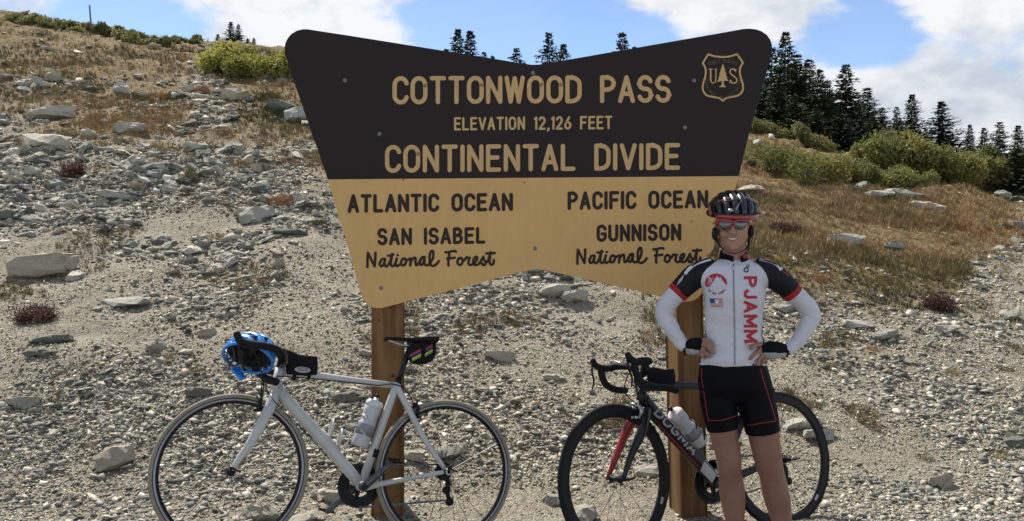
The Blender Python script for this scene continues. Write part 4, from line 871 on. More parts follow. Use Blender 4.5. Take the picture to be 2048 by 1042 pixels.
def chain(parent, pl, bb, rr, hub, rc, off=-.043, jockey=None):
    c = pl(*bb)+pl.n*off; h = hub+pl.n*off; top0 = c+pl.b*rr; top1 = h+pl.b*rc; pts = [top0, (top0*2+top1)/3, (top0+top1*2)/3, top1]
    g = G()
    def run(p, q):
        L_ = (q-p).length; m = int(L_/.0127); d = (q-p).normalized(); up = d.cross(pl.n).normalized()
        for i in range(m):
            g.box(p+d*(i+.5)*.0127, d, up, pl.n, .0060, .0042, .0034 if i % 2 else .0020)
    run(top0, top1)
    if jockey is not None: g.obj('chain', M_DALLOY, parent); g = G(); run(c-pl.b*rr, jockey)
    return g.obj('chain', M_DALLOY, parent)
def bottle_cage(parent, p0, d, out, n, m):
    """wire cage round a bottle axis starting at p0 along d; out = away from the tube"""
    g = G(); 
    for h, sp in ((.035, 1), (.095, .95)):
        pts = [p0+d*(h+.025*math.cos(t))+out*(.036+.036*math.cos(t))*.98+n*.038*math.sin(t)*sp for t in [rad(q) for q in range(-150, 151, 20)]]
        g.tube(pts, .0042, 6, 1.4, side=d)
    g.tube([p0-d*.005+out*.002, p0+d*.12+out*.002], .006, 6); g.tube(smooth_pts([p0+d*.01, p0-d*.008+out*.03, p0+d*.01+out*.07, p0+d*.05+out*.076]), .0042, 6)
    return g.obj('bottle_cage', m, parent, True)
def bottle(name, p0, d, label, L_=.2, r=.040, cat='bottle', cols=None):
    t = thing(name, p0, label, cat); R_ = [(0, 0), (r*.92, 0), (r, .006), (r, .105), (r*.80, .122), (r*.78, .132), (r*.96, .150), (r, .165), (r, .185)]
    g = G(); g.lathe(p0, d, R_+[(r*.96, .188)], 28, False); g.obj('bottle_body', cols[0], t, True)
    g = G(); g.lathe(p0, d, [(r+.0008, .050), (r+.0008, .100), (r*.86, .116), (r*.84, .116), (r+.0001, .050)], 28); g.obj('contents_band', cols[1], t, True)
    g = G(); g.lathe(p0, d, [(r*.96, .186), (r*1.03, .187), (r*1.03, .206), (r*.85, .216), (.012, .220), (.011, .230), (.0, .230)], 28, False); g.obj('cap', cols[2], t, True)
    g = G(); g.lathe(p0, d, [(.0095, .229), (.0075, .238), (.0095, .240), (.0095, .247), (0, .248)], 16, False); g.obj('spout', cols[3], t, True); return t
def decal(name, mat, parent, bvh, polys, lift=.0012, tri=None, conv=None):
    """flat print laid on a surface: pixel-space triangles cast onto it along the sight line"""
    V = []; F = []
    for poly in polys:
        pts = []
        for (x, y) in poly:
            r = Vector(((x-1024)/FPX, 1, (HOR-y)/FPX)).normalized(); h = bvh.ray_cast(CAM0, r)
            if h[0] is None: pts = None; break
            pts.append(h[0]-r*lift)
        if pts: i = len(V); V += pts; F.append(tuple(range(i, i+len(pts))))
    if not F: return None
    return part(name, V, F, mat, parent)
def font_tris(txt, bold=0.0, res=3, maxlen=.12, shear=0.0, space=1.0):
    """triangles of a text in the built-in font, height ~1 per capital, subdivided so they can follow a curved surface"""
    cu = bpy.data.curves.new('t', 'FONT'); cu.body = txt; cu.size = 1; cu.offset = bold; cu.resolution_u = res; cu.shear = shear; cu.space_character = space; ob = bpy.data.objects.new('t', cu); C.objects.link(ob)
    dg = bpy.context.evaluated_depsgraph_get(); me = bpy.data.meshes.new_from_object(ob.evaluated_get(dg)); bm = bmesh.new(); bm.from_mesh(me); bmesh.ops.triangulate(bm, faces=bm.faces)
    for _ in range(4):
        e = [e for e in bm.edges if e.calc_length() > maxlen]
        if not e: break
        bmesh.ops.subdivide_edges(bm, edges=e, cuts=1); bmesh.ops.triangulate(bm, faces=bm.faces)
    out = [[(v.co.x, v.co.y) for v in f.verts] for f in bm.faces]; bm.free(); bpy.data.objects.remove(ob); bpy.data.curves.remove(cu); bpy.data.meshes.remove(me)
    xs = [p[0] for t in out for p in t]; ys = [p[1] for t in out for p in t]; x0, x1, y0, y1 = min(xs), max(xs), min(ys), max(ys)
    return [[((x-x0)/(x1-x0), (y-y0)/(y1-y0)) for x, y in t] for t in out]
def stroke_print(txt, name, mat, parent, bv, p0, ex, ey, w, gap=.2, lift=.0016, bold_y=1.0, step=3.0):
    """thick capitals laid on a surface: unit text box at p0 with pixel vectors ex (along) and ey (up)"""
    wd = 0; pos = []
    for ch in txt: pos.append(wd); wd += GL[ch][0]+gap
    wd -= gap; lx = math.hypot(*ex); ly = math.hypot(*ey); k = 0; V = []; F = []; mu, mv = w/2/lx, w/2/ly
    for ch, q0 in zip(txt, pos):
        for s_ in GL[ch][1]:
            pts = []
            for gx, gy in s_:
                u = mu+(1-2*mu)*(q0+gx)/wd; v = mv+(1-2*mv)*gy; pts.append((p0[0]+u*ex[0]+v*ey[0], p0[1]+u*ex[1]+v*ey[1]))
            fine = [pts[0]]
            for a_, b_ in zip(pts[:-1], pts[1:]):
                m_ = max(1, int(math.hypot(b_[0]-a_[0], b_[1]-a_[1])/step)); fine += [(a_[0]+(b_[0]-a_[0])*i/m_, a_[1]+(b_[1]-a_[1])*i/m_) for i in range(1, m_+1)]
            n_ = len(fine); Lp = []; Rp = []
            for i, (x, y) in enumerate(fine):
                x0, y0 = fine[max(i-1, 0)]; x1, y1 = fine[min(i+1, n_-1)]; l = math.hypot(x1-x0, y1-y0) or 1; e = w*.5; cx_ = cy_ = 0
                if i == 0: cx_, cy_ = -(x1-x0)/l*e*.9, -(y1-y0)/l*e*.9
                if i == n_-1: cx_, cy_ = (x1-x0)/l*e*.9, (y1-y0)/l*e*.9
                Lp.append((x+cx_-(y1-y0)/l*e, y+cy_+(x1-x0)/l*e)); Rp.append((x+cx_+(y1-y0)/l*e, y+cy_-(x1-x0)/l*e))
            lf = lift+.00012*k; k += 1
            for i in range(n_-1):
                poly = []
                for (x, y) in (Lp[i], Lp[i+1], Rp[i+1], Rp[i]):
                    r = Vector(((x-1024)/FPX, 1, (HOR-y)/FPX)).normalized(); h = bv.ray_cast(CAM0, r)
                    if h[0] is None: poly = None; break
                    poly.append(h[0]-r*lf)
                if poly: i0 = len(V); V += poly; F.append((i0, i0+1, i0+2, i0+3))
    return part(name, V, F, mat, parent) if F else None
def bvh_of(*objs):
    V = []; F = []
    for o in objs:
        b = len(V); V += [v.co+ORG[o] for v in o.data.vertices]; F += [tuple(b+i for i in p.vertices) for p in o.data.polygons]
    return BVHTree.FromPolygons(V, F)
def quad_map(tris, p0, px_, py_):
    """unit text box -> pixels: origin p0, px_ = vector along the text, py_ = vector up the letters"""
    return [[(p0[0]+x*px_[0]+y*py_[0], p0[1]+x*px_[1]+y*py_[1]) for x, y in t] for t in tris]

# ======== white bicycle
W1 = BikePlane((461, 943), 3.81, (890, 943), 4.14, rad(12.5)); a, b, n = W1.a, W1.b, W1.n
BK = thing('bicycle', ((W1.hf+W1.hr)/2)*1.0-Vector((0, 0, .33)), 'white road bicycle with cream tyres leaning against the left sign post', 'bicycle')
ht = W1(558.5, 741); hb = W1(547, 795); st_ = W1(791, 770); bbp = (722, 972); bb = W1(*bbp)
g = G()
g.tube([W1(560, 736), W1(553.5, 765), W1(546, 797)], [.021, .021, .023], 16, side=n)                       # head tube
g.tube([W1(566, 745), W1(640, 752), W1(715, 762), W1(789, 771)], [.0155, .0170, .0155, .0145], 16, [1, 1, 1, 1], side=n)
g.tube([W1(552, 772), W1(575, 803), W1(640, 873), W1(700, 944), W1(719, 966)], [.024, .027, .0265, .026, .026], 18, [.85]*5, side=n)
g.tube([W1(797, 762), W1(790, 778), W1(757, 870), bb], [.0185, .0190, .0185, .021], 16, side=n)
for s in (1, -1):
    g.tube(smooth_pts([W1(794, 775, .012*s), W1(812, 808, .026*s), W1(850, 880, .050*s), W1(889, 937, .062*s)], 4), interp_list([.0160, .0155, .0140, .0100], 4), 12, side=n)
    g.tube(smooth_pts([W1(732, 975, .022*s), W1(770, 966, .036*s), W1(840, 953, .055*s), W1(887, 944, .062*s)], 4), interp_list([.0145, .0125, .0105, .0095], 4), 12, side=n)
    g.lathe(W1.hr+n*.062*s, n, [(0, .004), (.014, .004), (.016, 0), (.014, -.004), (0, -.004)], 16, False)
g.tube([bb-n*.034, bb+n*.034], .022, 20)
fr = g.obj('frame', M_WHITE, BK, True)
g = G()
for s in (1, -1):
    g.tube(smooth_pts([W1(549, 792, .012*s), W1(536, 822, .042*s), W1(505, 880, .050*s), W1(480, 915, .051*s), W1(463, 940, .052*s)], 5), interp_list([.022, .0255, .020, .015, .010], 5), 12, interp_list([.7, .62, .7, .8, .9], 5), side=n)
g.tube([W1(551, 784, -.02), W1(548, 792, 0), W1(551, 784, .02)], .019, 12); g.tube([W1(548, 788), W1(545, 799)], .022, 14)
g.obj('fork', M_WHITE, BK, True)
wf_ = wheel(BK, W1.hf, a, b, n, .3345, .01, .0118, .024, .0095, M_TYREW, M_BLACK, 20, False, M_RIMW, .12, 'front wheel with cream tyre')
wr_ = wheel(BK, W1.hr, a, b, n, .3345, .01, .0118, .024, .0095, M_TYREW, M_BLACK, 24, True, M_RIMW, .05, 'rear wheel with cream tyre')
g = G()
for k in range(8): g.lathe(W1.hr-n*(.020+.0042*k), n, [(.010, 0), (.042-.0035*k, 0), (.043-.0035*k, -.0009), (.042-.0035*k, -.0018), (.010, -.0018)], 36, False)
g.obj('cassette', M_BLACK, wr_)
for h_, wd in ((W1.hf, .058), (W1.hr, .070)):
    g = G(); g.lathe(h_, n, [(0, wd), (.008, wd), (.009, wd-.01), (.009, -wd+.01), (.008, -wd), (0, -wd)], 16, False); g.tube([h_+n*wd, h_+n*(wd+.008)+a*.01+b*.02, h_+n*(wd+.004)+a*-.02+b*.04*0-a*.02], [.005, .0055, .003], 8); g.obj('quick_release', M_BLACK, BK, True)
crankset(BK, W1, bbp, rad(139), .098); chain(BK, W1, bbp, .098, W1.hr, .03, jockey=W1(897, 1000, -.045))
g = G(); rd = [W1(896, 958, -.03), W1(893, 977, -.045), W1(888, 968, -.05)]
g.tube([W1(893, 955, -.060), W1(896, 966, -.055), W1(893, 982, -.05)], [.010, .014, .011], 10, .6, side=n); g.tube([W1(893, 980, -.046), W1(899, 1003, -.046)], [.012, .010], 8, .4, side=n)
for q in ((893, 980), (899, 1003)): g.lathe(W1(q[0], q[1], -.046), n, [(0, .004), (.019, .004), (.021, 0), (.019, -.004), (0, -.004)], 22, False)
g.obj('rear_derailleur', M_BLACK, BK, True)
g = G(); g.tube([W1(745, 908, -.03), W1(744, 940, -.045)], [.010, .006], 8, .5, side=n); g.tube([W1(750, 898, 0), W1(745, 914, 0)], .0205, 16); g.obj('front_derailleur', M_BLACK, BK, True)
g = G(); g.tube([W1(804, 771), W1(783, 770)], [.004, .004], 6); g.tube([W1(798, 759), W1(795, 767)], .019, 16); g.obj('seat_clamp', M_BLACK, BK, True)
g = G(); g.tube([W1(796, 764), W1(806, 735), W1(822, 690)], [.0136, .0136, .0136], 16, side=n); g.box(W1(824, 687), a, b, n, .02, .010, .014); g.obj('seatpost', M_GLOSS, BK, True)
def saddle(pl, nose, tail, w, hh, mat, railmat, parent):
    """outline from nose to tail, dished top"""
    A = pl(*nose); B_ = pl(*tail); ln = (A-B_).length; d = (A-B_).normalized(); up = pl.b; nn = pl.n; V = []; F = []; m = 17; k = 12
    prof = [(0, .50, .006), (.12, .52, .003), (.25, .48, 0), (.38, .34, -.003), (.5, .21, -.003), (.65, .145, -.002), (.8, .12, 0), (.93, .10, -.001), (1, .05, -.006)]
    for i in range(m):
        t = i/(m-1); wv = np.interp(t, [p[0] for p in prof], [p[1] for p in prof])*w; hz = np.interp(t, [p[0] for p in prof], [p[2] for p in prof]); th = .012+.014*max(0, 1-t*1.6)
        c0 = B_+d*ln*t+up*hz
        for j in range(k):
            q = 2*math.pi*j/k; V.append(c0+nn*wv*math.cos(q)+up*(math.sin(q)*(th*.45 if math.sin(q) > 0 else th)))
    for i in range(m-1):
        for j in range(k): F.append((i*k+j, i*k+(j+1) % k, (i+1)*k+(j+1) % k, (i+1)*k+j))
    F.append(tuple(range(k))); F.append(tuple((m-1)*k+j for j in range(k))); g = G().add(V, F); sd = g.obj('saddle', mat, parent, True)
    g = G()
    for s in (1, -1): g.tube(smooth_pts([B_+d*ln*.10+nn*s*.032-up*.012, B_+d*ln*.22+nn*s*.028-up*.035, B_+d*ln*.6+nn*s*.02-up*.036, B_+d*ln*.92+nn*s*.004-up*.012]), .0036, 8)
    g.obj('rail', railmat, sd, True); return sd
saddle(W1, (768, 675), (872, 679), .14, .03, M_RUB, M_STEEL, BK)
# bars seen almost end-on: near and far drop, hoods and levers
def bar_side(parent, pts, hood, lever, r=.0168):
    g = G(); g.tube(smooth_pts(pts, 6), r, 12); hb_ = g.obj('handlebar', M_TAPE, parent, True)
    g = G(); g.tube(smooth_pts(hood[0], 5), interp_list(hood[1], 5), 12, .9); g.ball(hood[0][-1], hood[1][-1]*1.02); g.obj('brake_hood', M_RUB, parent, True)
    g = G(); g.tube(smooth_pts(lever[0], 5), interp_list(lever[1], 5), 8, .6); g.obj('brake_lever', lever[2], parent, True); return hb_
DW = 3.86
bar_side(BK, [P(571, 714, 3.96), P(560, 704, 3.84), P(545, 696, 3.76), P(518, 691, 3.74), P(506, 700, 3.86), P(504, 722, 3.94), P(514, 742, 3.92), P(533, 757, 3.86), P(553, 764, 3.80)],
         ([P(528, 691, 3.73), P(503, 689, 3.70), P(482, 683, 3.68), P(474, 669, 3.675)], [.018, .021, .020, .0155]), ([P(480, 679, 3.66), P(478, 700, 3.65), P(484, 724, 3.655), P(490, 742, 3.66)], [.009, .009, .008, .006], M_BLACK))
bar_side(BK, [P(560, 706, 4.02), P(556, 700, 4.12), P(548, 694, 4.24), P(530, 690, 4.27), P(512, 696, 4.28), P(512, 716, 4.28), P(528, 738, 4.27), P(560, 745, 4.25)],
         ([P(532, 692, 4.27), P(512, 690, 4.28), P(498, 682, 4.29), P(494, 674, 4.29)], [.017, .018, .0175, .014]), ([P(498, 683, 4.29), P(492, 700, 4.30), P(496, 722, 4.29)], [.008, .008, .006], M_BLACK))
g = G(); g.tube([W1(559, 735), W1(562, 724), W1(564, 716)], [.017, .0165, .0165], 12); g.tube([W1(564, 716), W1(558, 706)], [.017, .019], 12); g.obj('stem', M_BLACK, BK, True)
g = G(); g.lathe(W1(561, 733), (ht-hb).normalized(), [(0, .004), (.021, .004), (.022, 0), (0, 0)], 20, False); g.obj('headset', M_BLACK, BK, True)
# calipers
def caliper(parent, c, n_, b_, a_, m=M_BLACK):
    g = G()
    for s in (1, -1): g.tube(smooth_pts([c+b_*.016+a_*.008, c+n_*.028*s+b_*.002, c+n_*.034*s-b_*.024, c+n_*.018*s-b_*.046]), [.0095]*19, 8); g.box(c+n_*.0155*s-b_*.045, a_, b_, n_, .022, .006, .004)
    g.tube([c-a_*.012, c+a_*.02], .006, 8); g.tube([c+b_*.012+n_*.02, c+b_*.03+n_*.024], .004, 6); return g.obj('brake_caliper', m, parent, True)
caliper(BK, W1(519, 800), n, b, a); caliper(BK, W1(832, 815), n, b, a)
def cable(parent, pts, r=.0022): g = G(); g.tube(smooth_pts(pts, 8), r, 6); return g.obj('cable', M_BLACK, parent, True)
cable(BK, [P(500, 690, 3.68), P(520, 730, 3.72), P(524, 760, 3.80), W1(521, 795)], .003); cable(BK, [P(512, 694, 4.2), P(522, 725, 4.0), P(527, 765, 3.85), W1(524, 797)], .003)
cable(BK, [P(530, 760, 3.78), P(537, 785, 3.84), W1(560, 815, .03), W1(625, 880, .028), W1(715, 985, .02)], .0018); cable(BK, [W1(552, 752, .024), W1(620, 757, .02), W1(758, 771, .018)], .0025)
cable(BK, [W1(758, 771, .018), W1(785, 768, .02), W1(808, 776, .02), W1(822, 796, .012), W1(828, 812)], .0025)
# cages and bottle
bdir = (W1(790, 778)-W1(757, 870)).normalized(); bout = (a-bdir*a.dot(bdir)).normalized(); p0 = W1(745, 888)+bout*.056-bdir*.028
bottle_cage(BK, W1(743, 892)+bout*.020, bdir, bout, n, M_WHITE)
bottle('water_bottle', p0, bdir, 'clear white water bottle in the cage of the white bicycle seat tube', cols=(M_BOTTLE, M_BOTTLED, simple('clear_cap', (.58, .6, .62), .3), M_BLACK))
ddir = (W1(575, 803)-W1(700, 944)).normalized(); dout = (-a-ddir*(-a).dot(ddir)).normalized(); dout = dout if dout.z > 0 else -dout
bottle_cage(BK, W1(672, 905)+dout*.018, ddir, dout, n, M_WHITE)
# saddle bag with coloured stripes
def pouch(name, pts, half, mat, loc, label, cat, pl, edge=.012):
    """soft bag: outline on the bicycle's plane, puffed sideways"""
    t = thing(name, loc, label, cat); m = len(pts); c = (sum(p[0] for p in pts)/m, sum(p[1] for p in pts)/m); V = []; F = []
    lv = [(.80, -1.0), (.95, -.82), (1.0, -.5), (1.0, 0), (1.0, .5), (.95, .82), (.80, 1.0)]
    for s, o in lv:
        for (x, y) in pts: V.append(pl(c[0]+(x-c[0])*s, c[1]+(y-c[1])*s, half*o))
    for i in range(len(lv)-1):
        for j in range(m): F.append((i*m+j, i*m+(j+1) % m, (i+1)*m+(j+1) % m, (i+1)*m+j))
    F.append(tuple(range(m))); F.append(tuple((len(lv)-1)*m+j for j in range(m))); g = G().add(V, F); o = g.obj('bag_body', mat, t, True); o.data.set_sharp_from_angle(angle=rad(50)); return t, o
sb, sbo = pouch('saddle_bag', [(818, 688), (840, 684), (862, 682), (872, 688), (873, 706), (866, 720), (852, 728), (835, 729), (820, 725), (815, 712)], .042, M_CLOTH, W1(842, 728), 'black saddle bag with rainbow stripes hanging under the white bicycle saddle', 'bag', W1)
bv = bvh_of(sbo)
for k, col in enumerate([(.45, .02, .02), (.02, .04, .30), (.015, .015, .015), (.50, .48, .02), (.10, .35, .05)]):
    y0 = 707+k*3.4; o = decal('stripe', simple('stripe_%d' % k, col, .7), sb, bv, [[(818+6*q, y0+2.5-3.1*q+(2 if q == 0 else 0)), (818+6*(q+1), y0+2.5-3.1*(q+1)), (818+6*(q+1), y0+5.7-3.1*(q+1)), (818+6*q, y0+5.7-3.1*q)] for q in range(4)]+[[(850+5*q, y0-10-3*q), (855+5*q, y0-13-3*q), (855+5*q, y0-10-3*q), (850+5*q, y0-7-3*q)] for q in range(3)], .003)
g = G(); g.tube([W1(846, 676, .035), W1(846, 684, .045), W1(850, 705, .045)], .008, 8, .3, side=n); g.obj('strap', M_CLOTH, sb)
# top tube bag
tb, tbo = pouch('top_tube_bag', [(573, 748), (570, 726), (561, 708), (572, 697), (586, 703), (600, 709), (635, 713), (636, 730), (634, 750), (612, 752), (590, 750)], .030, M_CLOTH, W1(605, 750), 'black top tube bag with a grey oval emblem strapped to the white bicycle', 'bag', W1)
for qx in (588, 617):
    g = G(); c0 = W1(qx, 750); g.tube([c0+(b*math.cos(t)+n*math.sin(t))*.020 for t in [rad(q*30) for q in range(13)]], .0085, 6, .35, side=n, cap=False); g.obj('strap', M_CLOTH, tb)
bv = bvh_of(tbo); ov = [(605+16*math.cos(t)*1.0, 739.5+6.0*math.sin(t)+.06*16*math.cos(t)) for t in [rad(q*20) for q in range(18)]]
decal('emblem', M_GDEC, tb, bv, [[(605, 738.5), ov[i], ov[(i+1) % 18]] for i in range(18)], .002)
for sg in ([(594, 741), (597, 738), (600, 741.5), (603, 738.5), (606, 742), (610, 739), (613, 742), (617, 739.5)], [(596, 736.5), (606, 735.5), (616, 737.5)]):
    decal('emblem_mark', M_BLACK, tb, bv, [[(x0, y0-.6), (x1, y1-.6), (x1, y1+.6), (x0, y0+.6)] for (x0, y0), (x1, y1) in zip(sg[:-1], sg[1:])], .003)
g = G(); g.tube(smooth_pts([P(566, 737, 3.94), P(573, 724, 3.9), P(572, 707, 3.85), P(567, 697, 3.83)]), .007, 6, .4); g.obj('strap', M_DALLOY, BK)

# ======== helmets
def helmet(name, parent, c, ax, ay, az, rx, ry, rz, m_shell, m_in, m_accent, ribs=(-72, -44, -15, 15, 44, 72), width=.036, brow=True, loc=None, label=None, cat=None):
    """ax = wearer's left-right, ay = towards the forehead, az = crown; ribs run front to back over a dark liner, a rim closes it"""
    root = parent if parent is not None else thing(name, loc, label, cat)
    par = root
    if parent is not None:
        pass
    def dome(A, t, k=1.0):
        A = rad(A); t = rad(t); x = math.sin(A); y = math.cos(A)*math.sin(t); z = math.cos(A)*math.cos(t)
        if z < 0: z *= .35
        return c+ax*rx*x*k+ay*ry*y*k+az*rz*z*k
    V = []; F = []; nu, nv = 28, 12                       # liner, open below
    for i in range(nv+1):
        ph = rad(90+8-98*i/nv if i < nv else 0)
        for j in range(nu):
            t = 2*math.pi*j/nu; z = math.cos(ph); z = z*(.35 if z < 0 else 1); V.append(c+(ax*rx*math.sin(ph)*math.cos(t)+ay*ry*math.sin(ph)*math.sin(t)+az*rz*z)*.90)
    for i in range(nv):
        for j in range(nu): F.append((i*nu+j, i*nu+(j+1) % nu, (i+1)*nu+(j+1) % nu, (i+1)*nu+j))
    b_ = len(V)
    for v in list(V): V.append(c+(v-c)*.86)
    F += [tuple(b_+q for q in reversed(f)) for f in F[:]]
    F += [(j, b_+j, b_+(j+1) % nu, (j+1) % nu) for j in range(nu)]
    g = G().add(V, F); lin = g.obj('helmet' if parent is not None else 'liner', m_in, par, True); sub = lin if parent is not None else root
    for A in ribs:
        g = G(); pts = [dome(A*(1-.10*(abs(t)/90)**2), t, 1.0) for t in range(-96, 97, 8)]; m = len(pts); ws = [width*(.55+.45*math.cos(rad(t))**.6 if abs(t) < 90 else .55) for t in range(-96, 97, 8)]
        V = []; F = []
        for i, p in enumerate(pts):
            tg = (pts[min(i+1, m-1)]-pts[max(i-1, 0)]).normalized(); nr = (p-c).normalized(); sd = tg.cross(nr).normalized(); w = ws[i]/2
            V += [p-sd*w-nr*.022, p-sd*w*1.0-nr*.006, p-sd*w*.62+nr*.001, p+nr*.003, p+sd*w*.62+nr*.001, p+sd*w-nr*.006, p+sd*w-nr*.022]
        for i in range(m-1):
            for j in range(6): F.append((i*7+j, i*7+j+1, (i+1)*7+j+1, (i+1)*7+j))
            F.append((i*7+6, i*7, (i+1)*7, (i+1)*7+6))
        F += [tuple(range(7)), tuple((m-1)*7+j for j in range(7))]; g.add(V, F); g.obj('rib', m_shell, sub, True)
    g = G(); rim = [c+ax*rx*1.0*math.cos(t)+ay*ry*1.0*math.sin(t)-az*rz*(.10+.10*(1-math.sin(t))*.5) for t in [2*math.pi*k/40 for k in range(41)]]
    g.tube(rim, .011 if parent is not None else .007, 8, 1.2, side=az, cap=False); g.obj('rim', m_in if parent is not None else m_shell, sub, True)
    g = G()
    for T in (-50, 10, 48): g.tube([dome(A, T, .97) for A in range(-80, 81, 8)], .008, 6, .7)
    g.obj('cross_brace', m_accent, sub, True)
    return root, lin, sub, dome
M_BLUE = simple('blue_helmet_shell', (.008, .20, .66), .3, var=.08, coat=.35); M_LIN = simple('black_foam', (.010, .010, .011), .8, var=.3, scale=80); M_WEB = simple('dark_webbing', (.035, .035, .038), .8, var=.2, scale=90)
hc = P(499, 711, 3.84); hz = Vector((.22, .72, .66)).normalized(); hy = Vector((.90, -.25, .05)); hy = (hy-hz*hy.dot(hz)).normalized(); hx = hy.cross(hz)
HB, _, _, hd = helmet('bicycle_helmet', None, hc, hx, hy, hz, .098, .116, .105, M_BLUE, M_LIN, M_LIN, width=.043, loc=hc, label='blue and black cycling helmet hung over the handlebar of the white bicycle', cat='helmet')
for pts in ([P(458, 690, 3.80), P(454, 712, 3.76), P(462, 730, 3.74), P(478, 727, 3.75), P(484, 705, 3.79), P(474, 690, 3.82)], [P(466, 692, 3.79), P(468, 715, 3.76), P(458, 732, 3.76)], [P(450, 722, 3.8), P(466, 716, 3.75), P(484, 724, 3.78), P(500, 740, 3.76)], [P(548, 690, 3.80), P(570, 700, 3.78), P(571, 722, 3.85), P(560, 735, 3.9)]):
    g = G(); g.tube(smooth_pts(pts, 6), .005, 6, .4); g.obj('strap', M_WEB, HB, True)
g = G(); g.tube(smooth_pts([P(468, 738, 3.80), P(478, 748, 3.79), P(488, 758, 3.79)], 4), [.022]*9, 10, .4); g.obj('rear_lobe', M_BLUE, HB, True)

# ======== black bicycle
W2 = BikePlane((1232, 958), 3.95, (1560, 918), 4.40, rad(10)); a, b, n = W2.a, W2.b, W2.n
BK2 = thing('bicycle', ((W2.hf+W2.hr)/2)-Vector((0, 0, .33)), 'black and red road bicycle leaning behind the rider against the right sign post', 'bicycle')
bbp = (1434, 966); bb = W2(*bbp); g = G()
g.tube([W2(1277, 762), W2(1284, 790), W2(1286, 816)], [.024, .026, .028], 16, .85, side=n)
g.tube(smooth_pts([W2(1277, 775), W2(1320, 772), W2(1380, 771), W2(1440, 776), W2(1477, 782)], 4), interp_list([.026, .020, .019, .018, .020], 4), 16, .75, side=n)
g.tube(smooth_pts([W2(1286, 800), W2(1310, 828), W2(1360, 884), W2(1408, 936), W2(1432, 964)], 5), interp_list([.036, .034, .034, .035, .036], 5), 18, .62, side=n)
g.tube([W2(1484, 768), W2(1474, 800), W2(1450, 900), bb], [.022, .024, .026, .030], 16, .55, side=n)
for s in (1, -1):
    g.tube(smooth_pts([W2(1474, 812, .016*s), W2(1500, 845, .040*s), W2(1540, 880, .052*s), W2(1562, 912, .062*s)], 5), interp_list([.014, .013, .013, .010], 5), 12, .7, side=n)
    g.tube(smooth_pts([W2(1436, 962, .026*s), W2(1478, 950, .040*s), W2(1520, 934, .054*s), W2(1556, 920, .062*s)], 5), interp_list([.024, .021, .016, .012], 5), 12, .6, side=n)
g.tube([bb-n*.036, bb+n*.036], .026, 20)
fr2 = g.obj('frame', M_GLOSS, BK2, True)
bv = bvh_of(fr2)
# white block at the foot of the down tube, word on its side, red tick line below
def ribbon_px(pts, w, n_=6):
    out = []
    for (x0, y0), (x1, y1) in zip(pts[:-1], pts[1:]):
        dx, dy = x1-x0, y1-y0; l = math.hypot(dx, dy) or 1; nx, ny = -dy/l*w/2, dx/l*w/2; out.append([(x0+nx, y0+ny), (x1+nx, y1+ny), (x1-nx, y1-ny), (x0-nx, y0-ny)])
    return out
cells = []
for i in range(8):
    for j in range(6):
        def q(u, v): 
            p0 = (1412+(1438-1412)*u, 914+(944-914)*u); p1 = (1401+(1424-1401)*u, 941+(966-941)*u); return (p0[0]+(p1[0]-p0[0])*v, p0[1]+(p1[1]-p0[1])*v)
        cells.append([q(i/8, j/6), q((i+1)/8, j/6), q((i+1)/8, (j+1)/6), q(i/8, (j+1)/6)])
tag(decal('paint_panel', M_WDEC, fr2, bv, cells, .0014), 'white panel at the foot of the down tube')
tag(stroke_print('DOGMA', 'lettering', M_GDEC, fr2, bv, (1306.5, 827), (79, 84), (14.5, -13.5), 3.9, .22), 'grey lettering DOGMA')
tag(decal('red_line', M_REDP, fr2, bv, ribbon_px([(1318+k*4.4, 850+k*4.65+(1.2 if k % 2 else -1.2)) for k in range(19)], 2.2), .0014), 'broken red line')
g = G()
# steered front wheel and fork
th = rad(36); wa = Vector((-math.cos(th), -math.sin(th), 0)); wl = Vector((0, 0, 1)).cross(wa).normalized(); wb = (Vector((0, 0, 1))*math.cos(rad(9))-wl*math.sin(rad(9))).normalized(); wn = (wl*math.cos(rad(9))+Vector((0, 0, 1))*math.sin(rad(9))).normalized()
wc = W2.hf
M_TYREB = M_RUB
wf2 = wheel(BK2, wc, wa, wb, wn, .3345, .01, .0128, .040, .0115, M_TYREB, M_BLACK, 18, False, None, .2, 'steered front wheel with deep black rim')
wr2 = wheel(BK2, W2.hr, a, b, n, .3345, .01, .0128, .034, .0115, M_TYREB, M_BLACK, 22, True, None, .1, 'rear wheel with deep black rim')
for w_, rr_, aa, bb_, cc, nn_, angs in ((wf2, .30, wa, wb, wc, wn, (205,)), (wr2, .30, a, b, W2.hr, n, (222,))):
    for an in angs:
        cells = []
        for k in range(4):
            t0, t1 = rad(an+k*1.6), rad(an+(k+1)*1.6); cells += [[cc+(aa*math.cos(t0)+bb_*math.sin(t0))*.285+nn_*.0125, cc+(aa*math.cos(t1)+bb_*math.sin(t1))*.285+nn_*.0125, cc+(aa*math.cos(t1)+bb_*math.sin(t1))*.300+nn_*.0128, cc+(aa*math.cos(t0)+bb_*math.sin(t0))*.300+nn_*.0128]]
        g = G(); 
        for q in cells: g.add(q, [(0, 1, 2, 3)])
        g.obj('rim_mark', M_GDEC, w_)
g = G()
for k in range(8): g.lathe(W2.hr-n*(.020+.0042*k), n, [(.010, 0), (.042-.0035*k, 0), (.043-.0035*k, -.0009), (.042-.0035*k, -.0018), (.010, -.0018)], 36, False)
g.obj('cassette', M_BLACK, wr2)
crown = W2(1286, 822)
def leg(s, m, name, lb):
    g = G(); top = crown+wn*.026*s; bot = wc+wn*.052*s
    g.tube(smooth_pts([top+wb*.01, top*.72+bot*.28+wn*.018*s+wa*.004, top*.35+bot*.65+wn*.004*s+wa*.010, bot+wb*.006], 6), interp_list([.026, .024, .018, .010], 6), 14, interp_list([.75, .75, .75, .8], 6), side=wn); return tag(g.obj(name, m, BK2, True), lb)
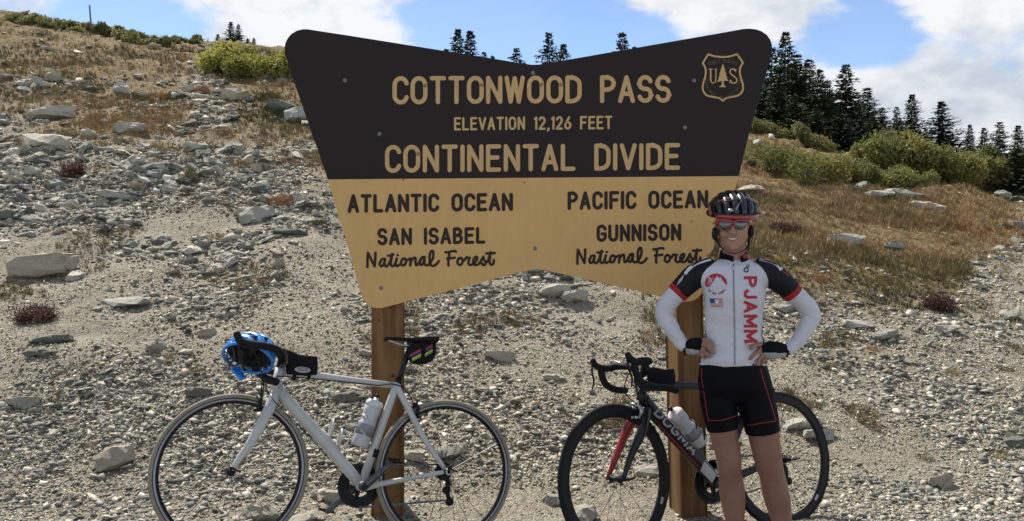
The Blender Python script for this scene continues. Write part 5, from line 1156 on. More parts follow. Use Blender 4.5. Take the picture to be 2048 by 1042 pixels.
leg(1, M_GLOSS, 'fork_blade', 'near black fork blade'); leg(-1, M_REDP, 'fork_blade', 'far fork blade painted red')
g = G(); g.tube([crown+wn*.03-wb*.005, crown+wb*.008, crown-wn*.03-wb*.005], [.02, .027, .02], 12); g.obj('fork_crown', M_GLOSS, BK2, True)
for h_, wd, nn_, aa in ((wc, .062, wn, wa), (W2.hr, .072, n, a)):
    g = G(); g.lathe(h_, nn_, [(0, wd), (.008, wd), (.009, wd-.01), (.009, -wd+.01), (.008, -wd), (0, -wd)], 16, False); g.tube([h_+nn_*wd, h_+nn_*(wd+.012)-aa*.02, h_+nn_*(wd+.008)-aa*.055+wb*.004], [.006, .0055, .0045], 8); g.obj('quick_release', M_BLACK, BK2, True)
crankset(BK2, W2, bbp, rad(262), .10); chain(BK2, W2, bbp, .10, W2.hr, .03, jockey=W2(1578, 958, -.045))
g = G(); g.tube([W2(1566, 926, -.06), W2(1572, 938, -.055), W2(1571, 950, -.05)], [.010, .014, .011], 10, .6, side=n); g.tube([W2(1570, 946, -.046), W2(1578, 962, -.046)], [.012, .010], 8, .4, side=n)
for q in ((1570, 946), (1578, 962)): g.lathe(W2(q[0], q[1], -.046), n, [(0, .004), (.019, .004), (.021, 0), (.019, -.004), (0, -.004)], 22, False)
g.obj('rear_derailleur', M_BLACK, BK2, True)
g = G(); g.tube([W2(1482, 776), W2(1494, 735), W2(1500, 712)], [.016, .015, .014], 12, .8, side=n); g.obj('seatpost', M_GLOSS, BK2, True)
saddle(W2, (1462, 700), (1548, 704), .13, .03, M_RUB, M_STEEL, BK2)
caliper(BK2, crown+wb*.022+wa*.045, wn, wb, wa, M_STEEL)
# handlebar: steering frame wa (forward), wn (left), wb (up); centre of the clamp
bc = W2(1290, 742)
def HBp(f, l, u): return bc+wa*f+wn*l+wb*u
def fit(px, py, ref): return P(px, py, ref.y)
far = HBp(.06, -.20, 0); near = HBp(.06, .20, 0); fy, ny = far.y, near.y
bar_side(BK2, [P(1286, 742, bc.y), P(1262, 734, bc.y+.08), P(1236, 733, fy), P(1214, 737, fy-.03), P(1203, 737, fy-.05), P(1204, 752, fy-.05), P(1213, 770, fy-.035), P(1232, 779, fy-.01), P(1252, 781, fy+.02)],
         ([P(1222, 737, fy-.02), P(1203, 736, fy-.05), P(1192, 731, fy-.06), P(1186, 722, fy-.065)], [.0165, .018, .017, .014]), ([P(1185, 727, fy-.065), P(1184, 745, fy-.07), P(1188, 762, fy-.065), P(1184, 779, fy-.06)], [.009, .0085, .008, .006], M_BLACK))
bar_side(BK2, [P(1286, 742, bc.y), P(1293, 726, bc.y-.12), P(1298, 722, ny+.02), P(1284, 722, ny-.01), P(1270, 727, ny-.03), P(1272, 745, ny-.03), P(1283, 764, ny-.02), P(1310, 774, ny+.02), P(1336, 776, ny+.06), P(1354, 781, ny+.09)],
         ([P(1292, 722, ny), P(1272, 724, ny-.03), P(1262, 718, ny-.04), P(1256, 710, ny-.045)], [.0175, .0185, .0175, .014]), ([P(1254, 716, ny-.045), P(1258, 738, ny-.05), P(1264, 756, ny-.045), P(1263, 774, ny-.04)], [.009, .009, .008, .006], M_BLACK))
g = G(); g.tube([W2(1276, 764), W2(1277, 752)], [.022, .020], 14); g.tube([W2(1277, 752), bc], [.019, .021], 14); g.tube([bc-wn*.03, bc+wn*.03], .021, 12); g.obj('stem', M_BLACK, BK2, True)
cable(BK2, [P(1268, 735, ny-.03), P(1254, 755, 3.95), P(1250, 785, 3.93), crown+wb*.03+wa*.045+wn*.02], .0026); cable(BK2, [P(1275, 745, ny), P(1290, 765, 3.9), P(1320, 775, 4.0), W2(1345, 775, .03)], .0026); cable(BK2, [P(1210, 740, fy), P(1240, 748, fy-.1), P(1265, 770, 4.0), W2(1280, 790, .03)], .0026)
g = G(); g.tube([P(1229, 722, fy-.02), P(1252, 728, fy-.06)], [.010, .009], 8, .5); g.obj('bar_light', M_STEEL, BK2, True)
emb = [(1274+7*math.cos(t), 779+5*math.sin(t)) for t in [rad(q*20) for q in range(-6, 7)]]
o = decal('badge', M_WDEC, fr2, bvh_of(fr2), ribbon_px([(1266, 787), (1274, 784), (1279, 778), (1274, 774), (1268, 775)], 2.0), .002)
# bag behind the stem
tb2, tbo2 = pouch('top_tube_bag', [(1298, 774), (1294, 755), (1294, 735), (1306, 733), (1330, 738), (1348, 736), (1351, 752), (1350, 772), (1325, 776)], .030, M_CLOTH, W2(1322, 775), 'black top tube bag behind the stem of the black bicycle', 'bag', W2)
g = G(); g.tube([W2(1300, 734, .02), W2(1325, 740, .024), W2(1349, 737, .02)], .003, 6); g.obj('zip', M_STEEL, tb2, True)
for qx in (1305, 1338):
    g = G(); c0 = W2(qx, 772); g.tube([c0+(b*math.cos(t)+n*math.sin(t))*.024 for t in [rad(q*30) for q in range(13)]], .0085, 6, .35, side=n, cap=False); g.obj('strap', M_CLOTH, tb2)
ddir = (W2(1310, 828)-W2(1408, 936)).normalized(); dout = (Vector((0, 0, 1))-ddir*ddir.z).normalized(); dout = (dout-n*dout.dot(n)).normalized()
bp0 = W2(1398, 897)+dout*.020; bottle_cage(BK2, W2(1398, 900)-dout*.0+dout*.01, ddir, dout, n, M_BLACK)
bottle('water_bottle', W2(1403, 886), ddir, 'clear water bottle with pale pink lid on the black bicycle down tube', cols=(M_BOTTLE, M_BOTTLED, simple('pale_pink_cap', (.66, .60, .60), .35), M_BLACK))
sd2 = (W2(1484, 768)-W2(1450, 900)).normalized(); so2 = (a-sd2*a.dot(sd2)).normalized()
bottle_cage(BK2, W2(1450, 905)+so2*.02, sd2, so2, n, M_BLACK)
bottle('water_bottle', W2(1450, 905)+so2*.058, sd2, 'pink tinted bottle half hidden behind the rider left knee', cols=(simple('pinkish_bottle', (.56, .42, .46), .35), M_BOTTLED, simple('pink_cap', (.5, .25, .3), .4), M_BLACK))
# ------------------------------------------------------------- the rider
DW = 3.85; KM = DW/FPX                     # metres per photo pixel at her distance
def W(px, py, dd=0.0): return P(px, py, DW+dd)      # she is turned to face the camera
def fused(g, voxel, smooth=6, factor=.5):
    """voxel-fuse overlapping closed shapes into one continuous surface and relax it"""
    me = mesh('tmp', g.V, g.F); ob = bpy.data.objects.new('tmp', me); C.objects.link(ob)
    m = ob.modifiers.new('r', 'REMESH'); m.mode = 'VOXEL'; m.voxel_size = voxel; m.use_smooth_shade = True
    if smooth: s = ob.modifiers.new('s', 'SMOOTH'); s.iterations = smooth; s.factor = factor
    dg = bpy.context.evaluated_depsgraph_get(); out = bpy.data.meshes.new_from_object(ob.evaluated_get(dg)); bpy.data.objects.remove(ob); bpy.data.meshes.remove(me); out.materials.clear(); out.shade_smooth(); return out
def torso(g, rows, seg=28, sq=1.0):
    """rows: (py, centre px, half width px, half depth m, dd)"""
    V = []; F = []
    for (y, cx, hw, dp, dd) in rows:
        for k in range(seg):
            t = 2*math.pi*k/seg; c, s = math.cos(t), math.sin(t); e = .86; V.append(W(cx+hw*math.copysign(abs(c)**e, c), y, dd+dp*math.copysign(abs(s)**e, s)))
    m = len(rows)
    for i in range(m-1):
        for k in range(seg): F.append((i*seg+k, i*seg+(k+1) % seg, (i+1)*seg+(k+1) % seg, (i+1)*seg+k))
    F.append(tuple(range(seg))); F.append(tuple((m-1)*seg+k for k in range(seg))); g.add(V, F)
def limb(g, pts, rpx, seg=18, n_=4, flat=1.0):
    """pts: (px, py, dd); radii in pixels"""
    P3 = smooth_pts([W(*p) for p in pts], n_); R_ = [r*KM for r in interp_list(rpx, n_)]; g.tube(P3, R_, seg, flat, side=(0, 1, 0)); g.ball(P3[0], R_[0]*.98); g.ball(P3[-1], R_[-1]*.98)
PER = thing('person', W(1505, 1118, 0), 'smiling cyclist in white, black and red jersey, hands on hips before the black bicycle', 'person')
# skin
def skin():
    m, N, L, B = node_mat('skin'); B.inputs['Roughness'].default_value = .5; B.inputs['Subsurface Weight'].default_value = .12; B.inputs['Subsurface Radius'].default_value = (.012, .004, .002); B.inputs['Specular IOR Level'].default_value = .35
    tc = N.new('ShaderNodeTexCoord'); n1 = N.new('ShaderNodeTexNoise'); n1.inputs['Scale'].default_value = 7; n1.inputs['Detail'].default_value = 5; L.new(tc.outputs['Object'], n1.inputs[0])
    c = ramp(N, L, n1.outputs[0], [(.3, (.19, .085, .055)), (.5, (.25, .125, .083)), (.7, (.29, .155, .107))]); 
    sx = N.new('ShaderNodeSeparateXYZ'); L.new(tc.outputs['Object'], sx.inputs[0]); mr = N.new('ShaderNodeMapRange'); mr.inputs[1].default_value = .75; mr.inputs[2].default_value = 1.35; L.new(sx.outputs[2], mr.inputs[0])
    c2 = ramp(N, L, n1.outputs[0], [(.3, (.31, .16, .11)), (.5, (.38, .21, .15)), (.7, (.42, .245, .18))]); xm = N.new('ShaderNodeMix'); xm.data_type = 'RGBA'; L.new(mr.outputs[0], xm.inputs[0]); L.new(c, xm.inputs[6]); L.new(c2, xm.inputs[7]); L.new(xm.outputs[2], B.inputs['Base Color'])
    n2 = N.new('ShaderNodeTexNoise'); n2.inputs['Scale'].default_value = 350; L.new(tc.outputs['Object'], n2.inputs[0]); b_ = N.new('ShaderNodeBump'); b_.inputs['Strength'].default_value = .15; b_.inputs['Distance'].default_value = .001; L.new(n2.outputs[0], b_.inputs['Height']); L.new(b_.outputs[0], B.inputs['Normal']); return m
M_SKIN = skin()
def fabric(name, col, var=.06, rough=.75, wr=.5):
    m, N, L, B = node_mat(name); B.inputs['Roughness'].default_value = rough; B.inputs['Specular IOR Level'].default_value = .3; B.inputs['Sheen Weight'].default_value = .08
    tc = N.new('ShaderNodeTexCoord')
    def nz(s, d, st=(1, 1, 1)):
        mp = N.new('ShaderNodeMapping'); mp.inputs['Scale'].default_value = st; L.new(tc.outputs['Object'], mp.inputs[0]); q = N.new('ShaderNodeTexNoise'); q.inputs['Scale'].default_value = s; q.inputs['Detail'].default_value = d; L.new(mp.outputs[0], q.inputs[0]); return q.outputs[0]
    L.new(ramp(N, L, nz(8, 5), [(.3, [c*(1-var) for c in col]), (.7, [c*(1+var) for c in col])]), B.inputs['Base Color'])
    b1 = N.new('ShaderNodeBump'); b1.inputs['Strength'].default_value = wr; b1.inputs['Distance'].default_value = .012; L.new(nz(9, 2.5, (1, 1, .55)), b1.inputs['Height'])
    b2 = N.new('ShaderNodeBump'); b2.inputs['Strength'].default_value = .25; b2.inputs['Distance'].default_value = .0006; L.new(nz(900, 1), b2.inputs['Height']); L.new(b1.outputs[0], b2.inputs['Normal']); L.new(b2.outputs[0], B.inputs['Normal'])
    if max(col) < .05: B.inputs['Sheen Weight'].default_value = 0; B.inputs['Specular IOR Level'].default_value = .12
    return m
M_JW = fabric('white_jersey', (.60, .60, .63)); M_JB = fabric('black_jersey', (.005, .005, .007), .2); M_JR = fabric('red_trim', (.36, .012, .018), .1); M_ARM = fabric('white_arm_warmer', (.56, .56, .62), .04, .7, .35); M_SH = fabric('black_shorts', (.0035, .0035, .005), .2, .7)
M_GRYG = fabric('grey_glove', (.36, .37, .38), .08); M_PRINT = simple('red_print', (.40, .015, .03), .7, var=.06); M_PBLK = simple('black_print', (.012, .012, .014), .7); M_PWHT = simple('white_print', (.62, .62, .64), .7, var=.05); M_PBLU = simple('blue_print', (.02, .04, .22), .7)
# ---- body, one continuous figure
g = G()
g.ball(W(1466, 440, .015), .074, .094, .088, 28, 18); g.ball(W(1466, 462, -.012), .0625, .078, .072, 28, 18); g.ball(W(1466.5, 478, -.030), .046, .052, .052, 24, 14); g.ball(W(1466.5, 493.5, -.050), .023, .024, .020)
for s in (-1, 1):
    g.ball(W(1466+15.5*s, 467, -.058), .0235, .022, .021); g.ball(W(1466+33.5*s, 459, .012), .010, .020, .030)     # cheek, ear
    g.ball(W(1466+15*s, 483, -.012), .0185, .034, .030)
g.tube([W(1466, 450, -.083), W(1466, 459, -.104), W(1466, 465, -.118), W(1466, 469, -.098)], [.0075, .0095, .0118, .009], 12)
for s in (-1, 1): g.ball(W(1466+5.4*s, 467, -.097), .0072, .009, .0060)
limb(g, [(1466, 482, .03), (1467, 505, .032), (1467, 530, .03)], [23, 22.5, 27], 22)
torso(g, [(518, 1467, 30, .045, .03), (530, 1467, 55, .062, .02), (548, 1468, 62, .075, .01), (575, 1468, 57, .088, 0), (610, 1469, 52, .088, 0), (650, 1468, 50, .082, 0), (690, 1468, 53, .085, 0), (730, 1467, 58, .092, .005), (765, 1469, 60, .095, .01), (782, 1472, 55, .085, .01), (790, 1474, 48, .06, .01)])
ARM_L = [(1412, 541, .01), (1390, 552, .012), (1356, 584, .02), (1328, 621, .03), (1340, 652, .012), (1359, 682, -.008), (1371, 696, -.02)]
ARM_R = [(1523, 541, .01), (1546, 552, .012), (1584, 584, .02), (1622, 625, .03), (1611, 656, .012), (1592, 685, -.008), (1572, 701, -.02)]
limb(g, ARM_L, [19, 18, 16.5, 13, 12.5, 10.5, 9.5], 18); limb(g, ARM_R, [19, 18, 16.5, 13, 12.5, 10.5, 9.5], 18)
LEG_L = [(1437, 770, .01), (1436, 800, .008), (1444, 850, 0), (1448, 872, 0), (1455.5, 905, -.004), (1458.5, 930, -.004), (1460, 948, .008), (1463, 975, .018), (1466, 1005, .016), (1470, 1042, .008), (1473, 1075, .004), (1474, 1098, .006)]
LEG_R = [(1508, 770, .01), (1512, 800, .008), (1525, 855, 0), (1529, 880, 0), (1534, 908, -.004), (1539, 932, -.004), (1544, 950, .008), (1549, 975, .018), (1556, 1005, .016), (1564, 1042, .008), (1569, 1075, .004), (1571, 1098, .006)]
LR = [30, 31, 28.5, 27.5, 25.5, 24.0, 23, 25.5, 24.5, 18.5, 13, 12.5]
limb(g, LEG_L, LR, 22); limb(g, LEG_R, [30, 32, 31, 30, 28, 26.5, 25, 27, 25.5, 19.5, 13.5, 13], 22)
for (kx, ky) in ((1456, 916), (1536, 920)):
    g.ball(W(kx, ky, -.040), .024, .022, .027); g.ball(W(kx-8, ky+17, -.036), .012, .012, .014); g.ball(W(kx+8, ky+17, -.036), .012, .012, .014); g.ball(W(kx-12, ky-22, -.034), .018, .020, .03); g.ball(W(kx+11, ky-26, -.036), .018, .020, .034)
for (fx, s) in ((1474, -1), (1571, 1)):
    g.tube(smooth_pts([W(fx, 1106, .04), W(fx+1*s, 1108, -.02), W(fx+4*s, 1113, -.10), W(fx+6*s, 1115, -.16)]), interp_list([.030, .034, .038, .026], 6), 14, .62, side=(0, 0, 1))
# hands: palm and four fingers each over the front of the hip, thumb round the back
def hand(g, wr, kn, fingers, thumb, pr):
    g.tube(smooth_pts([W(*wr), W((wr[0]+kn[0])/2, (wr[1]+kn[1])/2, (wr[2]+kn[2])/2-.004), W(*kn)], 4), interp_list(pr, 4), 14, .62, side=(0, 1, 0)); g.ball(W(*kn), pr[-1]*.95, pr[-1]*.6, pr[-1])
    for (x0, y0, x1, y1, x2, y2, d0, d1, r) in fingers:
        P3 = smooth_pts([W(*kn)*.5+W(x0, y0, d0)*.5, W(x0, y0, d0), W(x1, y1, (d0+d1)/2-.008), W(x2, y2, d1)], 4); g.tube(P3, [x*KM for x in interp_list([r*1.05, r*1.12, r, r*.82], 4)], 10); g.ball(P3[-1], r*.84*KM)
    P3 = smooth_pts([W(*p) for p in thumb], 4); g.tube(P3, interp_list([.013, .011, .009], 4)[:len(P3)], 10); g.ball(P3[-1], .009)
# (root x,y, middle x,y, tip x,y, dd root, dd tip, radius px)
FL = [(1407, 680, 1418, 683, 1426.5, 692, -.060, -.098, 4.4), (1406, 690, 1416, 694, 1427, 705.5, -.064, -.100, 4.5), (1402, 699, 1411, 705, 1419, 713.5, -.058, -.092, 4.3), (1397, 707, 1403, 711, 1408.5, 716.5, -.050, -.078, 3.8)]
FR = [(1522, 688, 1511, 691, 1501.5, 697.5, -.066, -.104, 4.5), (1520.5, 700, 1510.5, 708, 1501, 717, -.066, -.104, 4.6), (1525.5, 709, 1519, 718, 1513.5, 728.5, -.060, -.094, 4.5), (1531, 717, 1527, 723, 1523, 729, -.048, -.078, 3.8)]
g2 = g
hand(g, (1371, 697, -.02), (1397, 691, -.045), FL, [(1384, 700, .0), (1396, 697, .035), (1412, 692, .055)], [.021, .033, .034]); hand(g, (1573, 701, -.02), (1538, 700, -.05), FR, [(1556, 704, .0), (1540, 700, .035), (1524, 696, .055)], [.021, .033, .036])
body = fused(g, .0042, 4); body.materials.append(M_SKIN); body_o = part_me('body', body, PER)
# face details
bvb = bvh_of(body_o)
M_LIP = simple('lips', (.34, .125, .105), .45, var=.1); M_TEETH = simple('teeth', (.58, .55, .50), .3, var=.04); M_MOUTH = simple('mouth_inside', (.09, .025, .02), .6)
def ell(cx, cy, rx, ry, n_=16, bend=0): return [(cx+rx*math.cos(t), cy+ry*math.sin(t)-bend*(math.cos(t)**2)) for t in [2*math.pi*k/n_ for k in range(n_)]]
def fan(loop, c): return [[c, loop[i], loop[(i+1) % len(loop)]] for i in range(len(loop))]
def smile(cx, cy, hw, up, dn, n_=14):
    f = lambda q: math.sqrt(max(0, 1-q*q)); xs = [2*k/n_-1 for k in range(n_+1)]
    top = [(cx+hw*q, cy-up*f(q)**.5*.55-2.0*q*q) for q in xs]; bot = [(cx+hw*q, cy+dn*f(q)-2.0*q*q) for q in xs]
    return [[top[k], top[k+1], bot[k+1], bot[k]] for k in range(n_)]
decal('lips', M_LIP, body_o, bvb, smile(1465, 477, 12.0, 2.6, 5.4), .0010); decal('mouth', M_MOUTH, body_o, bvb, smile(1465, 477, 10.8, 1.4, 3.8), .0028); decal('teeth', M_TEETH, body_o, bvb, smile(1465, 477.1, 9.6, 1.2, 2.9), .0042)
# ---- jersey
g = G()
torso(g, [(519, 1467, 33, .058, .034), (523, 1467, 44, .064, .028), (532, 1467, 62, .078, .016), (548, 1468, 67.5, .092, .008), (575, 1468.5, 63.5, .108, -.002), (598, 1468.5, 61.5, .113, -.008), (620, 1468.5, 59.5, .108, -.006), (650, 1468, 57.5, .100, -.002), (680, 1468, 58.5, .101, 0), (705, 1467.5, 62, .106, .002), (722, 1466.5, 67, .111, .004), (730, 1466, 69, .112, .005), (732.5, 1466, 68.5, .111, .005)], 36)
for s in (-1, 1): g.ball(W(1468.5+25*s, 592, -.062), .058, .048, .060)
SL_L = [(1428, 536, .018), (1408, 544, .012), (1390, 553, .012), (1372, 568, .016), (1356, 584, .02)]; SL_R = [(1508, 536, .018), (1529, 544, .012), (1548, 553, .012), (1567, 568, .016), (1584, 584, .02)]
for sl in (SL_L, SL_R): P3 = smooth_pts([W(*p) for p in sl], 4); g.tube(P3, [x*KM for x in interp_list([24, 25.5, 26, 23.5, 20.8], 4)], 20)
jer = fused(g, .004, 5); jer_o = part_me('jersey', jer, PER); jer.materials.append(None)
# folds pressed into the cloth
Vw = np.array([v.co[:] for v in jer.vertices])+np.array(ORG[jer_o]); px_ = 1024+FPX*Vw[:, 0]/Vw[:, 1]; py_ = HOR-FPX*(Vw[:, 2]-CAMH)/Vw[:, 1]
nrm = np.array([v.normal[:] for v in jer.vertices]); wob = fbm(px_*.030+py_*.012, py_*.055-px_*.02, 3, 51)*.0062*np.clip((py_-540)/60, .2, 1)+.0042*np.sin((py_-700)*.22+px_*.02)*np.clip((py_-660)/50, 0, 1)*np.clip(np.abs(px_-1468)/50, .2, 1)
for v, q in zip(jer.vertices, nrm*wob[:, None]): v.co += Vector(q)
jer.update()
panel = [(1444, 512), (1434, 521), (1424, 529), (1413, 538), (1405, 549), (1402, 562), (1403.5, 578), (1407, 592), (1408.5, 620), (1410.5, 650), (1412.5, 675), (1410, 700), (1404, 716), (1400, 740), (1532, 740), (1529, 716), (1524.5, 695), (1523.5, 670), (1525, 640), (1529, 610), (1532.5, 590), (1536, 574), (1536.5, 560), (1532, 547), (1524, 536), (1514, 527), (1502, 520), (1491, 512)]
def sdist(px, py, poly):
    n_ = len(poly); best = np.full(px.shape, 1e9); inside = np.zeros(px.shape, bool)
    for i in range(n_):
        x0, y0 = poly[i]; x1, y1 = poly[(i+1) % n_]; dx, dy = x1-x0, y1-y0; t = np.clip(((px-x0)*dx+(py-y0)*dy)/(dx*dx+dy*dy), 0, 1); best = np.minimum(best, np.hypot(px-x0-t*dx, py-y0-t*dy))
        inside ^= ((y0 > py) != (y1 > py)) & (px < (x1-x0)*(py-y0)/((y1-y0) if y1 != y0 else 1e-9)+x0)
    return np.where(inside, best, -best)
def jersey_mat():
    m, N, L, B = node_mat('jersey_cloth'); at = N.new('ShaderNodeAttribute'); at.attribute_name = 'panel'; src = fabric('tmpf', (.60, .60, .63)); bpy.data.materials.remove(src)
    gt = N.new('ShaderNodeMath'); gt.operation = 'GREATER_THAN'; gt.inputs[1].default_value = 0; L.new(at.outputs['Fac'], gt.inputs[0])
    tc = N.new('ShaderNodeTexCoord'); n1 = N.new('ShaderNodeTexNoise'); n1.inputs['Scale'].default_value = 6; n1.inputs['Detail'].default_value = 4; L.new(tc.outputs['Object'], n1.inputs[0])
    x = N.new('ShaderNodeMix'); x.data_type = 'RGBA'; L.new(gt.outputs[0], x.inputs[0]); x.inputs[6].default_value = (.005, .005, .0075, 1); L.new(ramp(N, L, n1.outputs[0], [(.3, (.52, .515, .57)), (.7, (.59, .59, .64))]), x.inputs[7]); L.new(x.outputs[2], B.inputs['Base Color']); B.inputs['Roughness'].default_value = .7; B.inputs['Specular IOR Level'].default_value = .3
    n2 = N.new('ShaderNodeTexNoise'); n2.inputs['Scale'].default_value = 11; n2.inputs['Detail'].default_value = 3; L.new(tc.outputs['Object'], n2.inputs[0]); b1 = N.new('ShaderNodeBump'); b1.inputs['Strength'].default_value = .35; b1.inputs['Distance'].default_value = .010; L.new(n2.outputs[0], b1.inputs['Height']); L.new(b1.outputs[0], B.inputs['Normal']); return m
sd_ = sdist(px_, py_, panel)*.005; back = nrm[:, 1] > .25; sd_ = np.where(back & (np.abs(px_-1468) < 46), np.abs(sd_), np.where(back, -np.abs(sd_), sd_))
at = jer.attributes.new('panel', 'FLOAT', 'POINT'); at.data.foreach_set('value', sd_.astype(np.float32)); jer.materials[0] = jersey_mat()
bvj = bvh_of(jer_o)
def band(name, mat, pts, w, bv, parent, lift=.0014, lab=None, sub=5):
    pts = sm2(pts, sub); n_ = len(pts); Lp = []; Rp = []
    for i, (x, y) in enumerate(pts):
        x0, y0 = pts[max(i-1, 0)]; x1, y1 = pts[min(i+1, n_-1)]; l = math.hypot(x1-x0, y1-y0) or 1; ww = (w[0]+(w[1]-w[0])*i/(n_-1) if isinstance(w, tuple) else w)/2; Lp.append((x-(y1-y0)/l*ww, y+(x1-x0)/l*ww)); Rp.append((x+(y1-y0)/l*ww, y-(x1-x0)/l*ww))
    o = decal(name, mat, parent, bv, [[Lp[i], Lp[i+1], ((Lp[i+1][0]+Rp[i+1][0])/2, (Lp[i+1][1]+Rp[i+1][1])/2), ((Lp[i][0]+Rp[i][0])/2, (Lp[i][1]+Rp[i][1])/2)] for i in range(n_-1)]+[[((Lp[i][0]+Rp[i][0])/2, (Lp[i][1]+Rp[i][1])/2), ((Lp[i+1][0]+Rp[i+1][0])/2, (Lp[i+1][1]+Rp[i+1][1])/2), Rp[i+1], Rp[i]] for i in range(n_-1)], lift)
    if o and lab: tag(o, lab)
    return o
# shoulder bands with small print
band('shoulder_band', M_PWHT, [(1442, 511), (1425, 516), (1408, 521), (1392, 527), (1379, 537), (1370, 548)], (9, 6), bvj, jer_o); band('shoulder_band', M_PWHT, [(1494, 511), (1512, 515), (1530, 519), (1546, 524), (1557, 531), (1563, 540)], (9, 7), bvj, jer_o)
for k in range(4): band('stripe', M_PWHT, [(1369-k*3.0, 548+k*3.5), (1366-k*3.0, 553+k*3.5), (1363-k*3.0, 562+k*3.0)], .9, bvj, jer_o)
decal('lettering', M_PBLK, jer_o, bvj, quad_map(font_tris('PJAMM', .02), (1385, 535), (16, -10), (-2.3, -5)), .0022)
decal('lettering', M_PBLK, jer_o, bvj, quad_map(font_tris('PJAMM', .02), (1536, 523.5), (20, 9), (2, -5)), .0022)
# zip
band('zip', simple('zip_tape', (.17, .18, .22), .5, .3), [(1467, 527), (1467.5, 570), (1469, 640), (1469.5, 700), (1469.5, 731)], 2.0, bvj, jer_o, .0018, None, 14)
for q, w_ in ((-2.0, .7), (2.0, .7)): band('zip_edge', M_PWHT, [(1467+q, 529), (1467.5+q, 570), (1469+q, 640), (1469.5+q, 700), (1469.5+q, 731)], w_, bvj, jer_o, .0020, None, 14)
g = G(); h_ = bvj.ray_cast(CAM0, (W(1466.5, 536)-CAM0).normalized())[0]; g.tube([h_+Vector((0, -.004, .006)), h_+Vector((0, -.005, -.012))], [.004, .0028], 8); g.obj('zip_pull', M_STEEL, jer_o)
band('hem', M_PWHT, [(1399, 727.5), (1430, 729), (1468, 731), (1500, 731.5), (1533, 730)], 3.2, bvj, jer_o, .002, None, 10)
# big red word down her left side: capitals turned a quarter turn clockwise
tag(stroke_print('PJAMM', 'lettering', M_PRINT, jer_o, bvj, (1487.5, 552.5), (0.5, 133), (27, -.3), 5.9, .26, .0020), 'big red lettering PJAMM running down the front')
decal('lettering', M_PRINT, jer_o, bvj, quad_map(font_tris('Cycling', .0), (1489, 693), (30, 4), (1, -8)), .0022)
# round emblem: red disc with a white peak, rider and ring of words
cx, cy, rx, ry = 1432, 568, 22.5, 21
mt = [(1414.5, 576), (1421, 571), (1427, 562), (1433.5, 551.5), (1437.5, 554), (1439.5, 557), (1441, 552.5), (1445, 561), (1453, 570)]
disc = []
for i in range(12):
    for j in range(12):
        x0, x1 = cx-rx+2*rx*i/12, cx-rx+2*rx*(i+1)/12; y0, y1 = cy-ry+2*ry*j/12, cy-ry+2*ry*(j+1)/12
N_ = 30; cols = []
for i in range(N_):
    xa, xb = cx-rx+2*rx*i/N_, cx-rx+2*rx*(i+1)/N_
    def yt(x): return cy-ry*math.sqrt(max(0, 1-((x-cx)/rx)**2))
    def yb(x):
        m_ = np.interp(x, [p[0] for p in mt], [p[1] for p in mt]) if mt[0][0] <= x <= mt[-1][0] else cy+ry*math.sqrt(max(0, 1-((x-cx)/rx)**2))*.45
        return float(m_)
    ya, yb_ = yt(xa), yt(xb); za, zb = max(yb(xa), ya), max(yb(xb), yb_)
    for q in range(2): cols.append([(xa, ya+(za-ya)*q/2), (xb, yb_+(zb-yb_)*q/2), (xb, yb_+(zb-yb_)*(q+1)/2), (xa, ya+(za-ya)*(q+1)/2)])
tag(decal('emblem', M_PRINT, jer_o, bvj, cols, .0020), 'red round emblem with a white peak')
st = [[(1421, 566), (1419, 563), (1417.5, 559)], [(1417.5, 559), (1420, 556.5), (1423, 558)], [(1423, 558), (1421.5, 561), (1424, 564)]]
for s_ in st: band('emblem_rider', M_PWHT, s_, 1.3, bvj, jer_o, .0028)
for c_ in ((1418.5, 567), (1426, 560.5)): band('emblem_rider', M_PWHT, [(c_[0]+3*math.cos(t), c_[1]+3*math.sin(t)) for t in [rad(q*45) for q in range(9)]], .6, bvj, jer_o, .0028, None, 2)
band('emblem_rider', M_PWHT, ell(1417.5, 554.5, 1, 1, 6), 1.4, bvj, jer_o, .0028, None, 1)
txt = 'TOP 100 CLIMBS'
for i, ch in enumerate(txt):
    if ch == ' ': continue
    an = rad(150-(120)*(i+.5)/len(txt)); x0, y0 = cx+1+19.5*math.cos(an), cy+1.5+18.0*math.sin(an); tx, ty = math.sin(an), -math.cos(an)
    decal('lettering', M_PRINT, jer_o, bvj, quad_map(font_tris(ch, .02, 2, .5), (x0-tx*1.2+ty*-2, y0-ty*1.2+tx*2), (tx*2.5, ty*2.5), (ty*4.2, -tx*4.2)), .0024)
# flag
fx, fy, fw, fh = 1419.5, 597.5, 25.5, 16.5
def fq(u0, v0, u1, v1, n_=5): return [[(fx+fw*(u0+(u1-u0)*k/n_)+1.2*v0, fy+fh*v0-1.0*(u0+(u1-u0)*k/n_)), (fx+fw*(u0+(u1-u0)*(k+1)/n_)+1.2*v0, fy+fh*v0-1.0*(u0+(u1-u0)*(k+1)/n_)), (fx+fw*(u0+(u1-u0)*(k+1)/n_)+1.2*v1, fy+fh*v1-1.0*(u0+(u1-u0)*(k+1)/n_)), (fx+fw*(u0+(u1-u0)*k/n_)+1.2*v1, fy+fh*v1-1.0*(u0+(u1-u0)*k/n_))] for k in range(n_)]
tag(decal('flag_patch', M_PWHT, jer_o, bvj, fq(0, 0, 1, 1), .0020), 'small striped flag patch')
for k in range(0, 13, 2): decal('flag_stripe', M_PRINT, jer_o, bvj, fq(0, k/13, 1, (k+1)/13), .0026)
decal('flag_canton', M_PBLU, jer_o, bvj, fq(0, 0, .38, 7/13, 3), .0042)
